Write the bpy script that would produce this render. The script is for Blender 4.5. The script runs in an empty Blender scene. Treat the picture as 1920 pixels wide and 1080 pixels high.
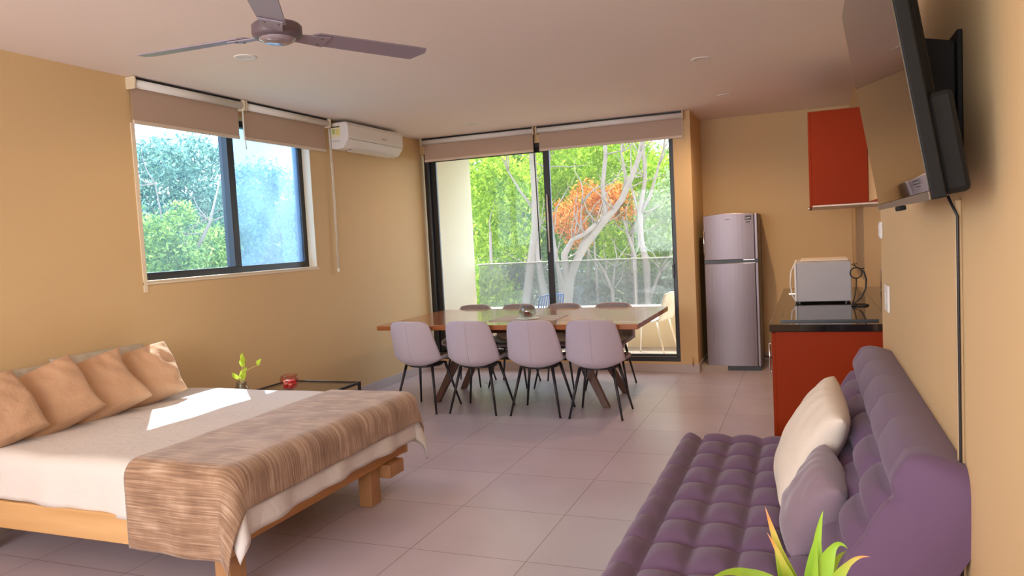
import bpy, math, random
import numpy as np
from mathutils import Vector, Matrix
S = bpy.context.scene
C = S.collection
R = math.radians
PI = math.pi

# ------------------------------------------------------------------ camera
YAW, PITCH, ROLL, FPX = -0.376057, -0.0641106, -0.0517481, 1419.72
cy_, sy_, cp_, sp_ = math.cos(YAW), math.sin(YAW), math.cos(PITCH), math.sin(PITCH)
fwd = Vector((sy_*cp_, cy_*cp_, sp_)); rt = Vector((cy_, -sy_, 0)); up = rt.cross(fwd)
r2 = math.cos(ROLL)*rt + math.sin(ROLL)*up
u2 = -math.sin(ROLL)*rt + math.cos(ROLL)*up
cd = bpy.data.cameras.new('camera'); cam = bpy.data.objects.new('camera', cd); C.objects.link(cam)
m = Matrix.Identity(4)
for i in range(3):
    m[i][0] = r2[i]; m[i][1] = u2[i]; m[i][2] = -fwd[i]
m[0][3], m[1][3], m[2][3] = 0, 0, 1.45
cam.matrix_world = m
cd.sensor_width = 36; cd.lens = FPX/1920*36; cd.clip_start = 0.02; cd.clip_end = 300
S.camera = cam

# ------------------------------------------------------------------ view, world, sun, big lights
S.view_settings.view_transform = 'Standard'; S.view_settings.look = 'None'
S.view_settings.gamma = 1; S.view_settings.use_curve_mapping = False
S.view_settings.exposure = 0.65
W = bpy.data.worlds.new('World'); S.world = W; W.use_nodes = True
nt = W.node_tree; nt.nodes.clear()
o_ = nt.nodes.new('ShaderNodeOutputWorld'); bg = nt.nodes.new('ShaderNodeBackground')
tc = nt.nodes.new('ShaderNodeTexCoord'); nz = nt.nodes.new('ShaderNodeTexNoise'); cr = nt.nodes.new('ShaderNodeValToRGB')
nz.inputs['Scale'].default_value = 3; nz.inputs['Detail'].default_value = 5
cr.color_ramp.elements[0].position = .40; cr.color_ramp.elements[0].color = (.36, .60, 1, 1)
cr.color_ramp.elements[1].position = .60; cr.color_ramp.elements[1].color = (1, 1, 1, 1)
nt.links.new(tc.outputs['Generated'], nz.inputs['Vector']); nt.links.new(nz.outputs['Fac'], cr.inputs['Fac'])
nt.links.new(cr.outputs['Color'], bg.inputs['Color']); nt.links.new(bg.outputs[0], o_.inputs[0])
bg.inputs['Strength'].default_value = 4.0
sl = bpy.data.lights.new('sun', 'SUN'); sl.energy = 9.0; sl.angle = R(.6); sl.color = (1, .95, .86)
so = bpy.data.objects.new('sun', sl); C.objects.link(so)
so.rotation_euler = Vector((1.0, -1.01, -1.78)).to_track_quat('-Z', 'Y').to_euler()
def area(name, loc, tgt, sx, sy, e, col):
    l = bpy.data.lights.new(name, 'AREA'); l.shape = 'RECTANGLE'; l.size = sx; l.size_y = sy; l.energy = e; l.color = col
    o = bpy.data.objects.new(name, l); C.objects.link(o); o.location = loc
    o.rotation_euler = (Vector(tgt)-Vector(loc)).to_track_quat('-Z', 'Y').to_euler(); return o
# soft fill light added in the unseen opening behind the camera
area('rear_fill_light', (-1.9, -1.62, 1.72), (-1.9, 5, 1.72), 3.6, 1.4, 70, (1, .93, .85))
# recessed ceiling lamps
def lamp(x, y, e):
    l = bpy.data.lights.new('downlight', 'SPOT'); l.energy = e; l.spot_size = R(160); l.spot_blend = .9; l.shadow_soft_size = .012; l.color = (1, .70, .42)
    o = bpy.data.objects.new('downlight', l); C.objects.link(o); o.location = (x, y, 2.61)
for a in [(-3.15, 3.78, 14), (-3.15, 7.1, 12), (-.67, 5.5, 24), (-.67, 7.09, 42)]: lamp(*a)

# ------------------------------------------------------------------ materials
MATS = {}
def mat(name, col, rough=.6, metal=0, bump=None, var=None, spec=None, coat=0, trans=0, ior=None, sheen=0, subsurf=0):
    if name in MATS: return MATS[name]
    M = bpy.data.materials.new(name); M.use_nodes = True; n = M.node_tree.nodes; L = M.node_tree.links
    b = n['Principled BSDF']; b.inputs['Base Color'].default_value = (*col, 1); b.inputs['Roughness'].default_value = rough
    b.inputs['Metallic'].default_value = metal
    if spec is not None: b.inputs['Specular IOR Level'].default_value = spec
    if ior: b.inputs['IOR'].default_value = ior
    b.inputs['Coat Weight'].default_value = coat; b.inputs['Transmission Weight'].default_value = trans
    b.inputs['Sheen Weight'].default_value = sheen
    t = n.new('ShaderNodeTexCoord')
    if var:   # (scale, amount, stretch)
        mp = n.new('ShaderNodeMapping'); mp.inputs['Scale'].default_value = var[2] if len(var) > 2 else (1, 1, 1)
        z = n.new('ShaderNodeTexNoise'); z.inputs['Scale'].default_value = var[0]; z.inputs['Detail'].default_value = 6
        mx = n.new('ShaderNodeMix'); mx.data_type = 'RGBA'
        mx.inputs[6].default_value = (*[c*(1-var[1]) for c in col], 1); mx.inputs[7].default_value = (*[min(1, c*(1+var[1])) for c in col], 1)
        L.new(t.outputs['Object'], mp.inputs[0]); L.new(mp.outputs[0], z.inputs['Vector']); L.new(z.outputs['Fac'], mx.inputs[0]); L.new(mx.outputs[2], b.inputs['Base Color'])
    if bump:  # (scale, strength, distance)
        z = n.new('ShaderNodeTexNoise'); z.inputs['Scale'].default_value = bump[0]; z.inputs['Detail'].default_value = 4
        bp = n.new('ShaderNodeBump'); bp.inputs['Strength'].default_value = bump[1]; bp.inputs['Distance'].default_value = bump[2] if len(bump) > 2 else .01
        L.new(t.outputs['Object'], z.inputs['Vector']); L.new(z.outputs['Fac'], bp.inputs['Height']); L.new(bp.outputs[0], b.inputs['Normal'])
    MATS[name] = M; return M

WALL = (.67, .465, .235)
m_wall = mat('ochre_wall_paint', WALL, .75, bump=(60, .12, .004), var=(1.2, .03))
m_ceil = mat('ceiling_paint', (.88, .78, .72), .8, bump=(40, .08, .004))
m_ext = mat('cream_exterior_render', (.84, .70, .47), .8, bump=(50, .15, .004))
m_reveal = mat('cream_reveal_paint', (.80, .68, .50), .7)
m_black = mat('black_aluminium', (.014, .013, .014), .35)
m_blackm = mat('black_steel', (.018, .016, .02), .4)
m_blind = mat('taupe_blind_fabric', (.50, .36, .27), .85, bump=(400, .2, .001))
m_white = mat('white_plastic', (.80, .77, .72), .4)
m_cord = mat('white_cord', (.85, .82, .75), .6)
m_skirt = mat('grey_tile_skirting', (.50, .42, .40), .4)
m_purple = mat('purple_velour', (.140, .076, .142), .85, sheen=.15, bump=(300, .15, .001))
m_cream = mat('cream_woven_fabric', (.80, .70, .58), .9, bump=(180, .5, .003))
m_chair = mat('lilac_grey_upholstery', (.50, .42, .48), .8, bump=(250, .1, .001), sheen=.2)
m_chairin = mat('grey_quilted_leatherette', (.36, .30, .29), .6)
m_redcab = mat('red_lacquer', (.29, .028, .002), .5, var=(2, .06), spec=.12)
m_granite = mat('black_granite', (.012, .011, .012), .06, spec=.9)
m_mirror = mat('glossy_taupe_backsplash', (.36, .28, .22), .08, coat=1)
m_steel = mat('brushed_steel', (.27, .225, .245), .36, metal=.5, bump=(6, .02, .002))
m_steelside = mat('dark_grey_enamel', (.09, .075, .08), .4)
m_micro = mat('silver_grey_enamel', (.46, .42, .41), .4)
m_iron = mat('wrought_iron', (.02, .015, .012), .5)
m_screen = mat('glossy_screen', (.012, .010, .010), .03, spec=1, ior=1.75)
m_tvback = mat('black_matt_plastic', (.008, .007, .006), .6, spec=.2)
m_fan = mat('mauve_grey_fan_enamel', (.27, .22, .26), .38)
m_fandark = mat('dark_fan_enamel', (.12, .085, .10), .4)
m_chrome = mat('chrome', (.8, .78, .76), .12, metal=1)
m_pillow = mat('sand_cotton', (.52, .31, .18), .85, bump=(11, .6, .03), sheen=.1)
m_pillowb = mat('pale_woven_pillow', (.42, .36, .28), .9, bump=(120, .6, .004))
m_stem = mat('plant_stem', (.45, .35, .12), .6)
m_red = mat('red_petals', (.50, .03, .035), .5)
m_pink = mat('pink_petals', (.85, .42, .35), .6)
m_stone = mat('brown_pebble', (.25, .09, .05), .4)
m_water = mat('white_ceramic', (.75, .72, .68), .25)
m_bark = mat('pale_bark', (.27, .21, .17), .9, bump=(12, .5, .03), var=(7, .25, (1, 1, .3)))
m_ground = mat('leafy_ground', (.10, .12, .04), 1, var=(2, .4))
m_wire = mat('white_powder_coat', (.85, .82, .76), .4)
m_bluew = mat('blue_powder_coat', (.10, .20, .50), .4)
m_skin = mat('grey_table_runner', (.40, .30, .27), .6)
m_bal = mat('balcony_tile', (.42, .34, .28), .6)
m_fence = mat('dark_shade_netting', (.10, .09, .085), .95, bump=(200, .5, .004))

def wood(name, c1, c2, scale, rough=.45, axis=0, coat=0):
    M = bpy.data.materials.new(name); M.use_nodes = True; n = M.node_tree.nodes; L = M.node_tree.links; b = n['Principled BSDF']
    t = n.new('ShaderNodeTexCoord'); mp = n.new('ShaderNodeMapping'); s = [scale]*3; s[axis] = scale*.06; mp.inputs['Scale'].default_value = s
    z = n.new('ShaderNodeTexNoise'); z.inputs['Scale'].default_value = 1; z.inputs['Detail'].default_value = 7; z.inputs['Distortion'].default_value = .6
    r = n.new('ShaderNodeValToRGB'); r.color_ramp.elements[0].position = .3; r.color_ramp.elements[1].position = .7
    r.color_ramp.elements[0].color = (*c1, 1); r.color_ramp.elements[1].color = (*c2, 1)
    L.new(t.outputs['Object'], mp.inputs[0]); L.new(mp.outputs[0], z.inputs['Vector']); L.new(z.outputs['Fac'], r.inputs[0]); L.new(r.outputs[0], b.inputs['Base Color'])
    b.inputs['Roughness'].default_value = rough; b.inputs['Coat Weight'].default_value = coat
    return M
m_table = wood('reddish_tabletop_wood', (.26, .075, .022), (.42, .14, .045), 14, .22, 0, .4)
m_tleg = wood('dark_table_leg_wood', (.09, .04, .03), (.16, .075, .05), 14, .5, 2)
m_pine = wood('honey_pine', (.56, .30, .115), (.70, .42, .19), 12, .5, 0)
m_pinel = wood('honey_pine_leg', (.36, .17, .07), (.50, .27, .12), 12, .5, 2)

def floor_mat():
    M = bpy.data.materials.new('mauve_porcelain_tile'); M.use_nodes = True; n = M.node_tree.nodes; L = M.node_tree.links; b = n['Principled BSDF']
    t = n.new('ShaderNodeTexCoord'); mp = n.new('ShaderNodeMapping'); mp.inputs['Location'].default_value = (1.222, -3.09, 0)
    br = n.new('ShaderNodeTexBrick'); br.offset = 0; br.squash = 1
    br.inputs['Scale'].default_value = 1; br.inputs['Brick Width'].default_value = .588; br.inputs['Row Height'].default_value = .588
    br.inputs['Mortar Size'].default_value = .0022; br.inputs['Mortar Smooth'].default_value = .2
    br.inputs['Color1'].default_value = (.49, .41, .46, 1); br.inputs['Color2'].default_value = (.53, .445, .495, 1); br.inputs['Mortar'].default_value = (.17, .12, .12, 1)
    z = n.new('ShaderNodeTexNoise'); z.inputs['Scale'].default_value = 3; z.inputs['Detail'].default_value = 8
    mx = n.new('ShaderNodeMix'); mx.data_type = 'RGBA'; mx.blend_type = 'MULTIPLY'; mx.inputs[0].default_value = .35
    rr = n.new('ShaderNodeValToRGB'); rr.color_ramp.elements[0].position = .3; rr.color_ramp.elements[1].position = .7; rr.color_ramp.elements[0].color = (.75, .72, .72, 1)
    L.new(t.outputs['Object'], mp.inputs[0]); L.new(mp.outputs[0], br.inputs['Vector']); L.new(t.outputs['Object'], z.inputs['Vector'])
    L.new(z.outputs['Fac'], rr.inputs[0]); L.new(br.outputs['Color'], mx.inputs[6]); L.new(rr.outputs[0], mx.inputs[7]); L.new(mx.outputs[2], b.inputs['Base Color'])
    b.inputs['Roughness'].default_value = .33
    bp = n.new('ShaderNodeBump'); bp.inputs['Strength'].default_value = .25; bp.inputs['Distance'].default_value = .002; bp.invert = True
    L.new(br.outputs['Fac'], bp.inputs['Height']); L.new(bp.outputs[0], b.inputs['Normal'])
    return M
m_floor = floor_mat()

def glass_mat(name, tint=(1, 1, 1), haze=0.0, hazecol=(.8, .85, .9), ior=1.45):
    M = bpy.data.materials.new(name); M.use_nodes = True; n = M.node_tree.nodes; L = M.node_tree.links; n.clear()
    o = n.new('ShaderNodeOutputMaterial'); tr = n.new('ShaderNodeBsdfTransparent'); tr.inputs[0].default_value = (*tint, 1)
    g = n.new('ShaderNodeBsdfGlossy'); g.inputs['Roughness'].default_value = .02; f = n.new('ShaderNodeFresnel'); ge = n.new('ShaderNodeNewGeometry'); io = n.new('ShaderNodeMix'); io.inputs[2].default_value = ior; io.inputs[3].default_value = 1/ior
    L.new(ge.outputs['Backfacing'], io.inputs[0]); L.new(io.outputs[0], f.inputs[0])   # a pane reflects the same from both of its faces
    mx = n.new('ShaderNodeMixShader'); L.new(f.outputs[0], mx.inputs[0]); L.new(tr.outputs[0], mx.inputs[1]); L.new(g.outputs[0], mx.inputs[2])
    last = mx
    if haze:
        d = n.new('ShaderNodeBsdfTranslucent'); d.inputs[0].default_value = (*hazecol, 1)
        nzz = n.new('ShaderNodeTexNoise'); nzz.inputs['Scale'].default_value = 2.5; nzz.inputs['Detail'].default_value = 5
        tcc = n.new('ShaderNodeTexCoord'); L.new(tcc.outputs['Object'], nzz.inputs['Vector'])
        mm = n.new('ShaderNodeMath'); mm.operation = 'MULTIPLY'; mm.inputs[1].default_value = haze*2; L.new(nzz.outputs['Fac'], mm.inputs[0])
        m2 = n.new('ShaderNodeMixShader'); L.new(mm.outputs[0], m2.inputs[0]); L.new(mx.outputs[0], m2.inputs[1]); L.new(d.outputs[0], m2.inputs[2]); last = m2
    L.new(last.outputs[0], o.inputs[0]); return M
m_glass = glass_mat('clear_door_glass', (.97, .99, .98), .05, ior=1.28)
m_winglass = glass_mat('clear_window_glass', (.85, .94, 1.0), .02, (.6, .8, 1))
m_haze = glass_mat('dusty_insect_screen', (.74, .83, .92), .12, (.62, .78, 1))
m_railglass = glass_mat('smoky_balustrade_glass', (.72, .72, .72), .04, (.7, .7, .7))
m_tint = glass_mat('thin_glass', (.86, .88, .88), 0, ior=1.8)
m_tabletop_glass = glass_mat('coffee_table_glass', (.78, .76, .74), 0, ior=1.7)
m_redglass = glass_mat('red_tinted_glass', (.97, .80, .78))

def leaf_mat(name, c1, c2, tw=.5):
    M = bpy.data.materials.new(name); M.use_nodes = True; n = M.node_tree.nodes; L = M.node_tree.links; n.clear()
    o = n.new('ShaderNodeOutputMaterial'); g = n.new('ShaderNodeNewGeometry'); r = n.new('ShaderNodeValToRGB')
    r.color_ramp.elements[0].color = (*c1, 1); r.color_ramp.elements[1].color = (*c2, 1)
    d = n.new('ShaderNodeBsdfDiffuse'); t = n.new('ShaderNodeBsdfTranslucent'); mx = n.new('ShaderNodeMixShader'); mx.inputs[0].default_value = tw
    L.new(g.outputs['Random Per Island'], r.inputs[0]); L.new(r.outputs[0], d.inputs[0]); L.new(r.outputs[0], t.inputs[0])
    L.new(d.outputs[0], mx.inputs[1]); L.new(t.outputs[0], mx.inputs[2]); L.new(mx.outputs[0], o.inputs[0]); return M
m_leafA = leaf_mat('bright_green_leaves', (.16, .32, .03), (.60, .72, .10))
m_leafB = leaf_mat('mid_green_leaves', (.07, .17, .03), (.36, .50, .12))
m_leafC = leaf_mat('pale_green_leaves', (.25, .34, .16), (.66, .74, .42))
m_leafO = leaf_mat('orange_red_leaves', (.50, .12, .02), (.90, .42, .12))
m_leafD = leaf_mat('bluish_green_leaves', (.04, .13, .13), (.36, .55, .40))
m_leafE = leaf_mat('dark_brush_leaves', (.05, .07, .03), (.30, .32, .20))
m_leafF = leaf_mat('mixed_bush_leaves', (.08, .20, .08), (.50, .62, .16))
m_pothos = leaf_mat('pothos_leaf', (.30, .50, .03), (.70, .78, .10), .4)

def dracaena_mat():
    M = bpy.data.materials.new('lime_leaf_with_orange_tips'); M.use_nodes = True; n = M.node_tree.nodes; L = M.node_tree.links; b = n['Principled BSDF']
    uv = n.new('ShaderNodeUVMap'); sx = n.new('ShaderNodeSeparateXYZ'); r = n.new('ShaderNodeValToRGB')
    r.color_ramp.elements[0].color = (.14, .30, .01, 1); r.color_ramp.elements[1].color = (.65, .30, .18, 1)
    e = r.color_ramp.elements.new(.5); e.color = (.28, .42, .03, 1); e = r.color_ramp.elements.new(.78); e.color = (.50, .40, .08, 1); e = r.color_ramp.elements.new(.90); e.color = (.60, .24, .06, 1)
    L.new(uv.outputs[0], sx.inputs[0]); L.new(sx.outputs[1], r.inputs[0]); L.new(r.outputs[0], b.inputs['Base Color'])
    b.inputs['Roughness'].default_value = .4; b.inputs['Subsurface Weight'].default_value = .0
    return M
m_drac = dracaena_mat()

def sheet_mat():
    M = mat('white_cotton_sheet', (.69, .635, .60), .9)
    n = M.node_tree.nodes; L = M.node_tree.links; b = n['Principled BSDF']
    t = n.new('ShaderNodeTexCoord'); z = n.new('ShaderNodeTexNoise'); z.inputs['Scale'].default_value = 9; z.inputs['Detail'].default_value = 5; z.inputs['Distortion'].default_value = 1.2
    w = n.new('ShaderNodeTexNoise'); w.inputs['Scale'].default_value = 300
    bp = n.new('ShaderNodeBump'); bp.inputs['Strength'].default_value = .35; bp.inputs['Distance'].default_value = .02
    L.new(t.outputs['Object'], z.inputs['Vector']); L.new(z.outputs['Fac'], bp.inputs['Height']); L.new(bp.outputs[0], b.inputs['Normal']); return M
m_sheet = sheet_mat()
def throw_mat():
    # a woven runner: slubs run across the bed (UV.x), thin pale and dark threads
    M = bpy.data.materials.new('brown_slub_weave'); M.use_nodes = True; n = M.node_tree.nodes; L = M.node_tree.links; b = n['Principled BSDF']
    t = n.new('ShaderNodeUVMap'); mp = n.new('ShaderNodeMapping'); mp.inputs['Scale'].default_value = (4, 130, 1)
    z = n.new('ShaderNodeTexNoise'); z.inputs['Scale'].default_value = 1; z.inputs['Detail'].default_value = 4
    mp2 = n.new('ShaderNodeMapping'); mp2.inputs['Scale'].default_value = (7, 7, 1); z2 = n.new('ShaderNodeTexNoise'); z2.inputs['Scale'].default_value = 1; z2.inputs['Detail'].default_value = 5
    r = n.new('ShaderNodeValToRGB'); r.color_ramp.elements[0].position = .28; r.color_ramp.elements[1].position = .74
    r.color_ramp.elements[0].color = (.11, .05, .025, 1); r.color_ramp.elements[1].color = (.70, .52, .38, 1)
    e = r.color_ramp.elements.new(.5); e.color = (.34, .20, .12, 1)
    mx = n.new('ShaderNodeMix'); mx.data_type = 'FLOAT'; mx.inputs[0].default_value = .4
    L.new(t.outputs[0], mp.inputs[0]); L.new(mp.outputs[0], z.inputs['Vector']); L.new(t.outputs[0], mp2.inputs[0]); L.new(mp2.outputs[0], z2.inputs['Vector'])
    L.new(z.outputs['Fac'], mx.inputs[2]); L.new(z2.outputs['Fac'], mx.inputs[3]); L.new(mx.outputs[0], r.inputs[0]); L.new(r.outputs[0], b.inputs['Base Color'])
    b.inputs['Roughness'].default_value = .75; b.inputs['Sheen Weight'].default_value = .3
    bp = n.new('ShaderNodeBump'); bp.inputs['Strength'].default_value = .5; bp.inputs['Distance'].default_value = .004
    L.new(z.outputs['Fac'], bp.inputs['Height']); L.new(bp.outputs[0], b.inputs['Normal']); return M
m_throw = throw_mat()

def quilt_mat(base, s=22):
    M = bpy.data.materials.new('quilted_inner'); M.use_nodes = True; n = M.node_tree.nodes; L = M.node_tree.links; b = n['Principled BSDF']
    uv = n.new('ShaderNodeUVMap'); mp = n.new('ShaderNodeMapping'); mp.inputs['Rotation'].default_value = (0, 0, R(45)); mp.inputs['Scale'].default_value = (s, s, 1)
    ck = n.new('ShaderNodeTexBrick'); ck.offset = 0; ck.inputs['Scale'].default_value = 1; ck.inputs['Brick Width'].default_value = 1; ck.inputs['Row Height'].default_value = 1
    ck.inputs['Mortar Size'].default_value = .07; ck.inputs['Mortar Smooth'].default_value = 1
    ck.inputs['Color1'].default_value = (*base, 1); ck.inputs['Color2'].default_value = (*base, 1); ck.inputs['Mortar'].default_value = (*[c*.6 for c in base], 1)
    bp = n.new('ShaderNodeBump'); bp.inputs['Strength'].default_value = .8; bp.inputs['Distance'].default_value = .008; bp.invert = True
    L.new(uv.outputs[0], mp.inputs[0]); L.new(mp.outputs[0], ck.inputs['Vector']); L.new(ck.outputs['Color'], b.inputs['Base Color']); L.new(ck.outputs['Fac'], bp.inputs['Height']); L.new(bp.outputs[0], b.inputs['Normal'])
    b.inputs['Roughness'].default_value = .65; return M
m_quilt = quilt_mat((.33, .27, .265), 13)

# ------------------------------------------------------------------ geometry helpers
class MB:
    def __init__(s): s.v = []; s.f = []; s.uv = None
    def add(s, vs, fs):
        n = len(s.v); s.v += [tuple(v) for v in vs]; s.f += [tuple(i+n for i in f) for f in fs]; return s
    def box(s, x0, x1, y0, y1, z0, z1, M=None):
        vs = [Vector((x, y, z)) for z in (z0, z1) for y in (y0, y1) for x in (x0, x1)]
        if M is not None: vs = [M @ v for v in vs]
        return s.add(vs, [(0, 2, 3, 1), (4, 5, 7, 6), (0, 1, 5, 4), (2, 6, 7, 3), (0, 4, 6, 2), (1, 3, 7, 5)])
    def tube(s, pts, rad, n=8, cap=True):
        pts = [Vector(p) for p in pts]; k = len(pts)
        rs = rad if isinstance(rad, (list, tuple)) else [rad]*k
        ref = None; vs = []
        for i, p in enumerate(pts):
            d = (pts[min(i+1, k-1)]-pts[max(i-1, 0)]).normalized()
            if ref is None:
                ref = Vector((0, 0, 1)) if abs(d.z) < .9 else Vector((1, 0, 0))
            a = d.cross(ref).normalized(); b = a.cross(d).normalized(); ref = b
            for j in range(n):
                t = 2*PI*j/n; vs.append(p+rs[i]*(math.cos(t)*a+math.sin(t)*b))
        fs = [(i*n+j, i*n+(j+1) % n, (i+1)*n+(j+1) % n, (i+1)*n+j) for i in range(k-1) for j in range(n)]
        if cap: fs += [tuple(reversed(range(n))), tuple(range((k-1)*n, k*n))]
        return s.add(vs, fs)
    def lathe(s, prof, n=32, c=(0, 0, 0), cap=True):
        vs = [(c[0]+r*math.cos(2*PI*j/n), c[1]+r*math.sin(2*PI*j/n), c[2]+z) for r, z in prof for j in range(n)]
        fs = [(i*n+j, i*n+(j+1) % n, (i+1)*n+(j+1) % n, (i+1)*n+j) for i in range(len(prof)-1) for j in range(n)]
        if cap and prof[0][0] > 1e-5: fs.append(tuple(reversed(range(n))))
        if cap and prof[-1][0] > 1e-5: fs.append(tuple(range((len(prof)-1)*n, len(prof)*n)))
        return s.add(vs, fs)
    def prism(s, poly, h0, h1, axis='z'):
        k = len(poly)
        def P(a, b, h): return {'z': (a, b, h), 'y': (a, h, b), 'x': (h, a, b)}[axis]
        vs = [P(a, b, h0) for a, b in poly]+[P(a, b, h1) for a, b in poly]
        return s.add(vs, [tuple(reversed(range(k))), tuple(range(k, 2*k))]+[(i, (i+1) % k, k+(i+1) % k, k+i) for i in range(k)])
    def grid(s, fn, nu, nv, wrap=False):
        vs = [fn(i/(nu-1), j/(nv-1)) for j in range(nv) for i in range(nu)]
        s.add(vs, [(j*nu+i, j*nu+i+1, (j+1)*nu+i+1, (j+1)*nu+i) for j in range(nv-1) for i in range(nu-1)])
        return s
    def build(s, name, M, parent=None, smooth=False, bevel=0, segs=2, subsurf=0, solid=0, offset=-1, uvf=None, recalc=False, label=None):
        me = bpy.data.meshes.new(name); me.from_pydata([tuple(v) for v in s.v], [], s.f); me.update()
        if recalc or not smooth:
            import bmesh
            bm = bmesh.new(); bm.from_mesh(me)
            if recalc: bmesh.ops.remove_doubles(bm, verts=bm.verts, dist=1e-5)
            bmesh.ops.recalc_face_normals(bm, faces=bm.faces); bm.to_mesh(me); bm.free()
        if uvf:
            l = me.uv_layers.new(name='UVMap')
            for lp in me.loops: l.data[lp.index].uv = uvf(lp.vertex_index)
        me.materials.append(M)
        if smooth: me.polygons.foreach_set('use_smooth', [True]*len(me.polygons))
        o = bpy.data.objects.new(name, me); C.objects.link(o)
        if parent: o.parent = parent
        if solid:
            d = o.modifiers.new('solid', 'SOLIDIFY'); d.thickness = solid; d.offset = offset
        if bevel:
            d = o.modifiers.new('bevel', 'BEVEL'); d.width = bevel; d.segments = segs; d.limit_method = 'ANGLE'; d.angle_limit = R(40); 
        if subsurf:
            d = o.modifiers.new('subd', 'SUBSURF'); d.levels = subsurf; d.render_levels = subsurf
        if label: o['label'] = label
        return o

def tag(o, label, cat, group=None, kind=None):
    if label: o['label'] = label
    if cat: o['category'] = cat
    if group: o['group'] = group
    if kind: o['kind'] = kind
    return o
def thing(name, label, cat, loc=(0, 0, 0), rz=0, group=None):
    o = bpy.data.objects.new(name, None); C.objects.link(o); o.location = loc; o.rotation_euler = (0, 0, rz); o.empty_display_size = .1
    return tag(o, label, cat, group)
def struct(o): o['kind'] = 'structure'; return o
def box(name, M, x0, x1, y0, y1, z0, z1, parent=None, bevel=0, segs=2):
    return MB().box(x0, x1, y0, y1, z0, z1).build(name, M, parent, bevel=bevel, segs=segs)
def copy_tree(o, parent=None):
    c = o.copy(); C.objects.link(c)
    if parent: c.parent = parent
    for ch in list(o.children): copy_tree(ch, c)
    return c
def arc(cx, cz, r, a0, a1, n): return [(cx+r*math.cos(R(a0+(a1-a0)*i/n)), cz+r*math.sin(R(a0+(a1-a0)*i/n))) for i in range(n+1)]

# ------------------------------------------------------------------ room shell
XL, YB, H = -4.11, 7.76, 2.635
WY0, WY1, WZ0, WZ1 = 3.80, 5.68, 1.295, 2.50
struct(box('floor', m_floor, XL-.2, .65, -1.8, 8.7, -.12, 0))
struct(MB().box(XL-.2, .65, -1.8, 9.35, H, H+.15).build('ceiling', m_ceil))
b = MB()
b.box(XL-.17, XL, -1.8, WY0, 0, H).box(XL-.17, XL, WY1, YB+.1, 0, H).box(XL-.17, XL, WY0, WY1, 0, WZ0).box(XL-.17, XL, WY0, WY1, WZ1, H)
struct(b.build('wall_left', m_wall))
b = MB().box(XL, -1.25, YB, YB+.12, 2.468, H).box(XL, -1.25, YB, YB+.139, 0, .112).box(-1.25, -1.075, YB, 8.70, 0, H).box(-1.075, .65, 8.55, 8.70, 0, H)
struct(b.build('wall_back', m_wall))
b = MB().box(.34, .65, -1.8, 4.28, 0, H).box(.412, .65, 4.28, 8.55, 0, H)
struct(b.build('wall_right', m_wall))
b = MB().box(XL, -3.8, -1.8, -1.66, 0, H).box(-.1, .34, -1.8, -1.66, 0, H).box(-3.8, -.1, -1.8, -1.66, 2.46, H).box(-3.8, -.1, -1.8, -1.66, 0, .95)  # wide opening is added to the unseen rear wall for fill
struct(b.build('wall_rear', m_wall))
# baseboards
struct(box('baseboard_left', m_skirt, XL, XL+.012, -1.66, YB, 0, .09, bevel=.003))
b = MB().box(XL+.012, -1.063, YB-.012, YB, 0, .09).box(-1.075, -1.063, YB, 8.55, 0, .09).box(-1.063, .41, 8.538, 8.55, 0, .09)
struct(b.build('baseboard_back', m_skirt, bevel=.003))
struct(box('baseboard_right', m_skirt, .328, .34, -1.66, 4.28, 0, .09, bevel=.003))

# left window
w = bpy.data.objects.new('window_1', None); C.objects.link(w); struct(w); w.location = (XL-.11, WY0, WZ0)
fx0, fx1 = -.04, .03; LW = WY1-WY0; LH = WZ1-WZ0
b = MB().box(fx0, fx1, 0, LW, 0, .055).box(fx0, fx1, 0, LW, LH-.05, LH).box(fx0, fx1, 0, .03, .05, LH-.05).box(fx0, fx1, LW-.055, LW, .05, LH-.05)
b.build('frame', m_black, w, bevel=.004)
MY = .965
MB().box(fx0-.005, fx1+.012, MY-.035, MY+.035, .05, LH-.05).build('mullion', m_black, w, bevel=.004)
MB().box(-.012, -.006, .03, MY-.035, .055, LH-.05).build('window_pane', m_winglass, w)
MB().box(-.012, -.006, MY+.035, LW-.055, .055, LH-.05).build('window_pane', m_winglass, w)
MB().box(.008, .0095, MY+.035, LW-.055, .055, LH-.05).build('insect_screen', m_haze, w, label='hazy pale blue insect screen over the far sash')
struct(MB().box(XL-.078, XL+.003, WY0-.004, WY0+.004, WZ0, WZ1).box(XL-.078, XL+.003, WY1-.004, WY1+.004, WZ0, WZ1).box(XL-.078, XL+.006, WY0-.004, WY1+.004, WZ0-.006, WZ0+.004).build('trim_1', m_reveal))

struct(MB().box(XL, XL+.008, WY0-.03, WY0-.002, WZ0-.07, 2.34).box(XL, XL+.006, WY0-.03, WY1+.03, WZ0-.022, WZ0-.008).build('trim_2', m_reveal))

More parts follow.
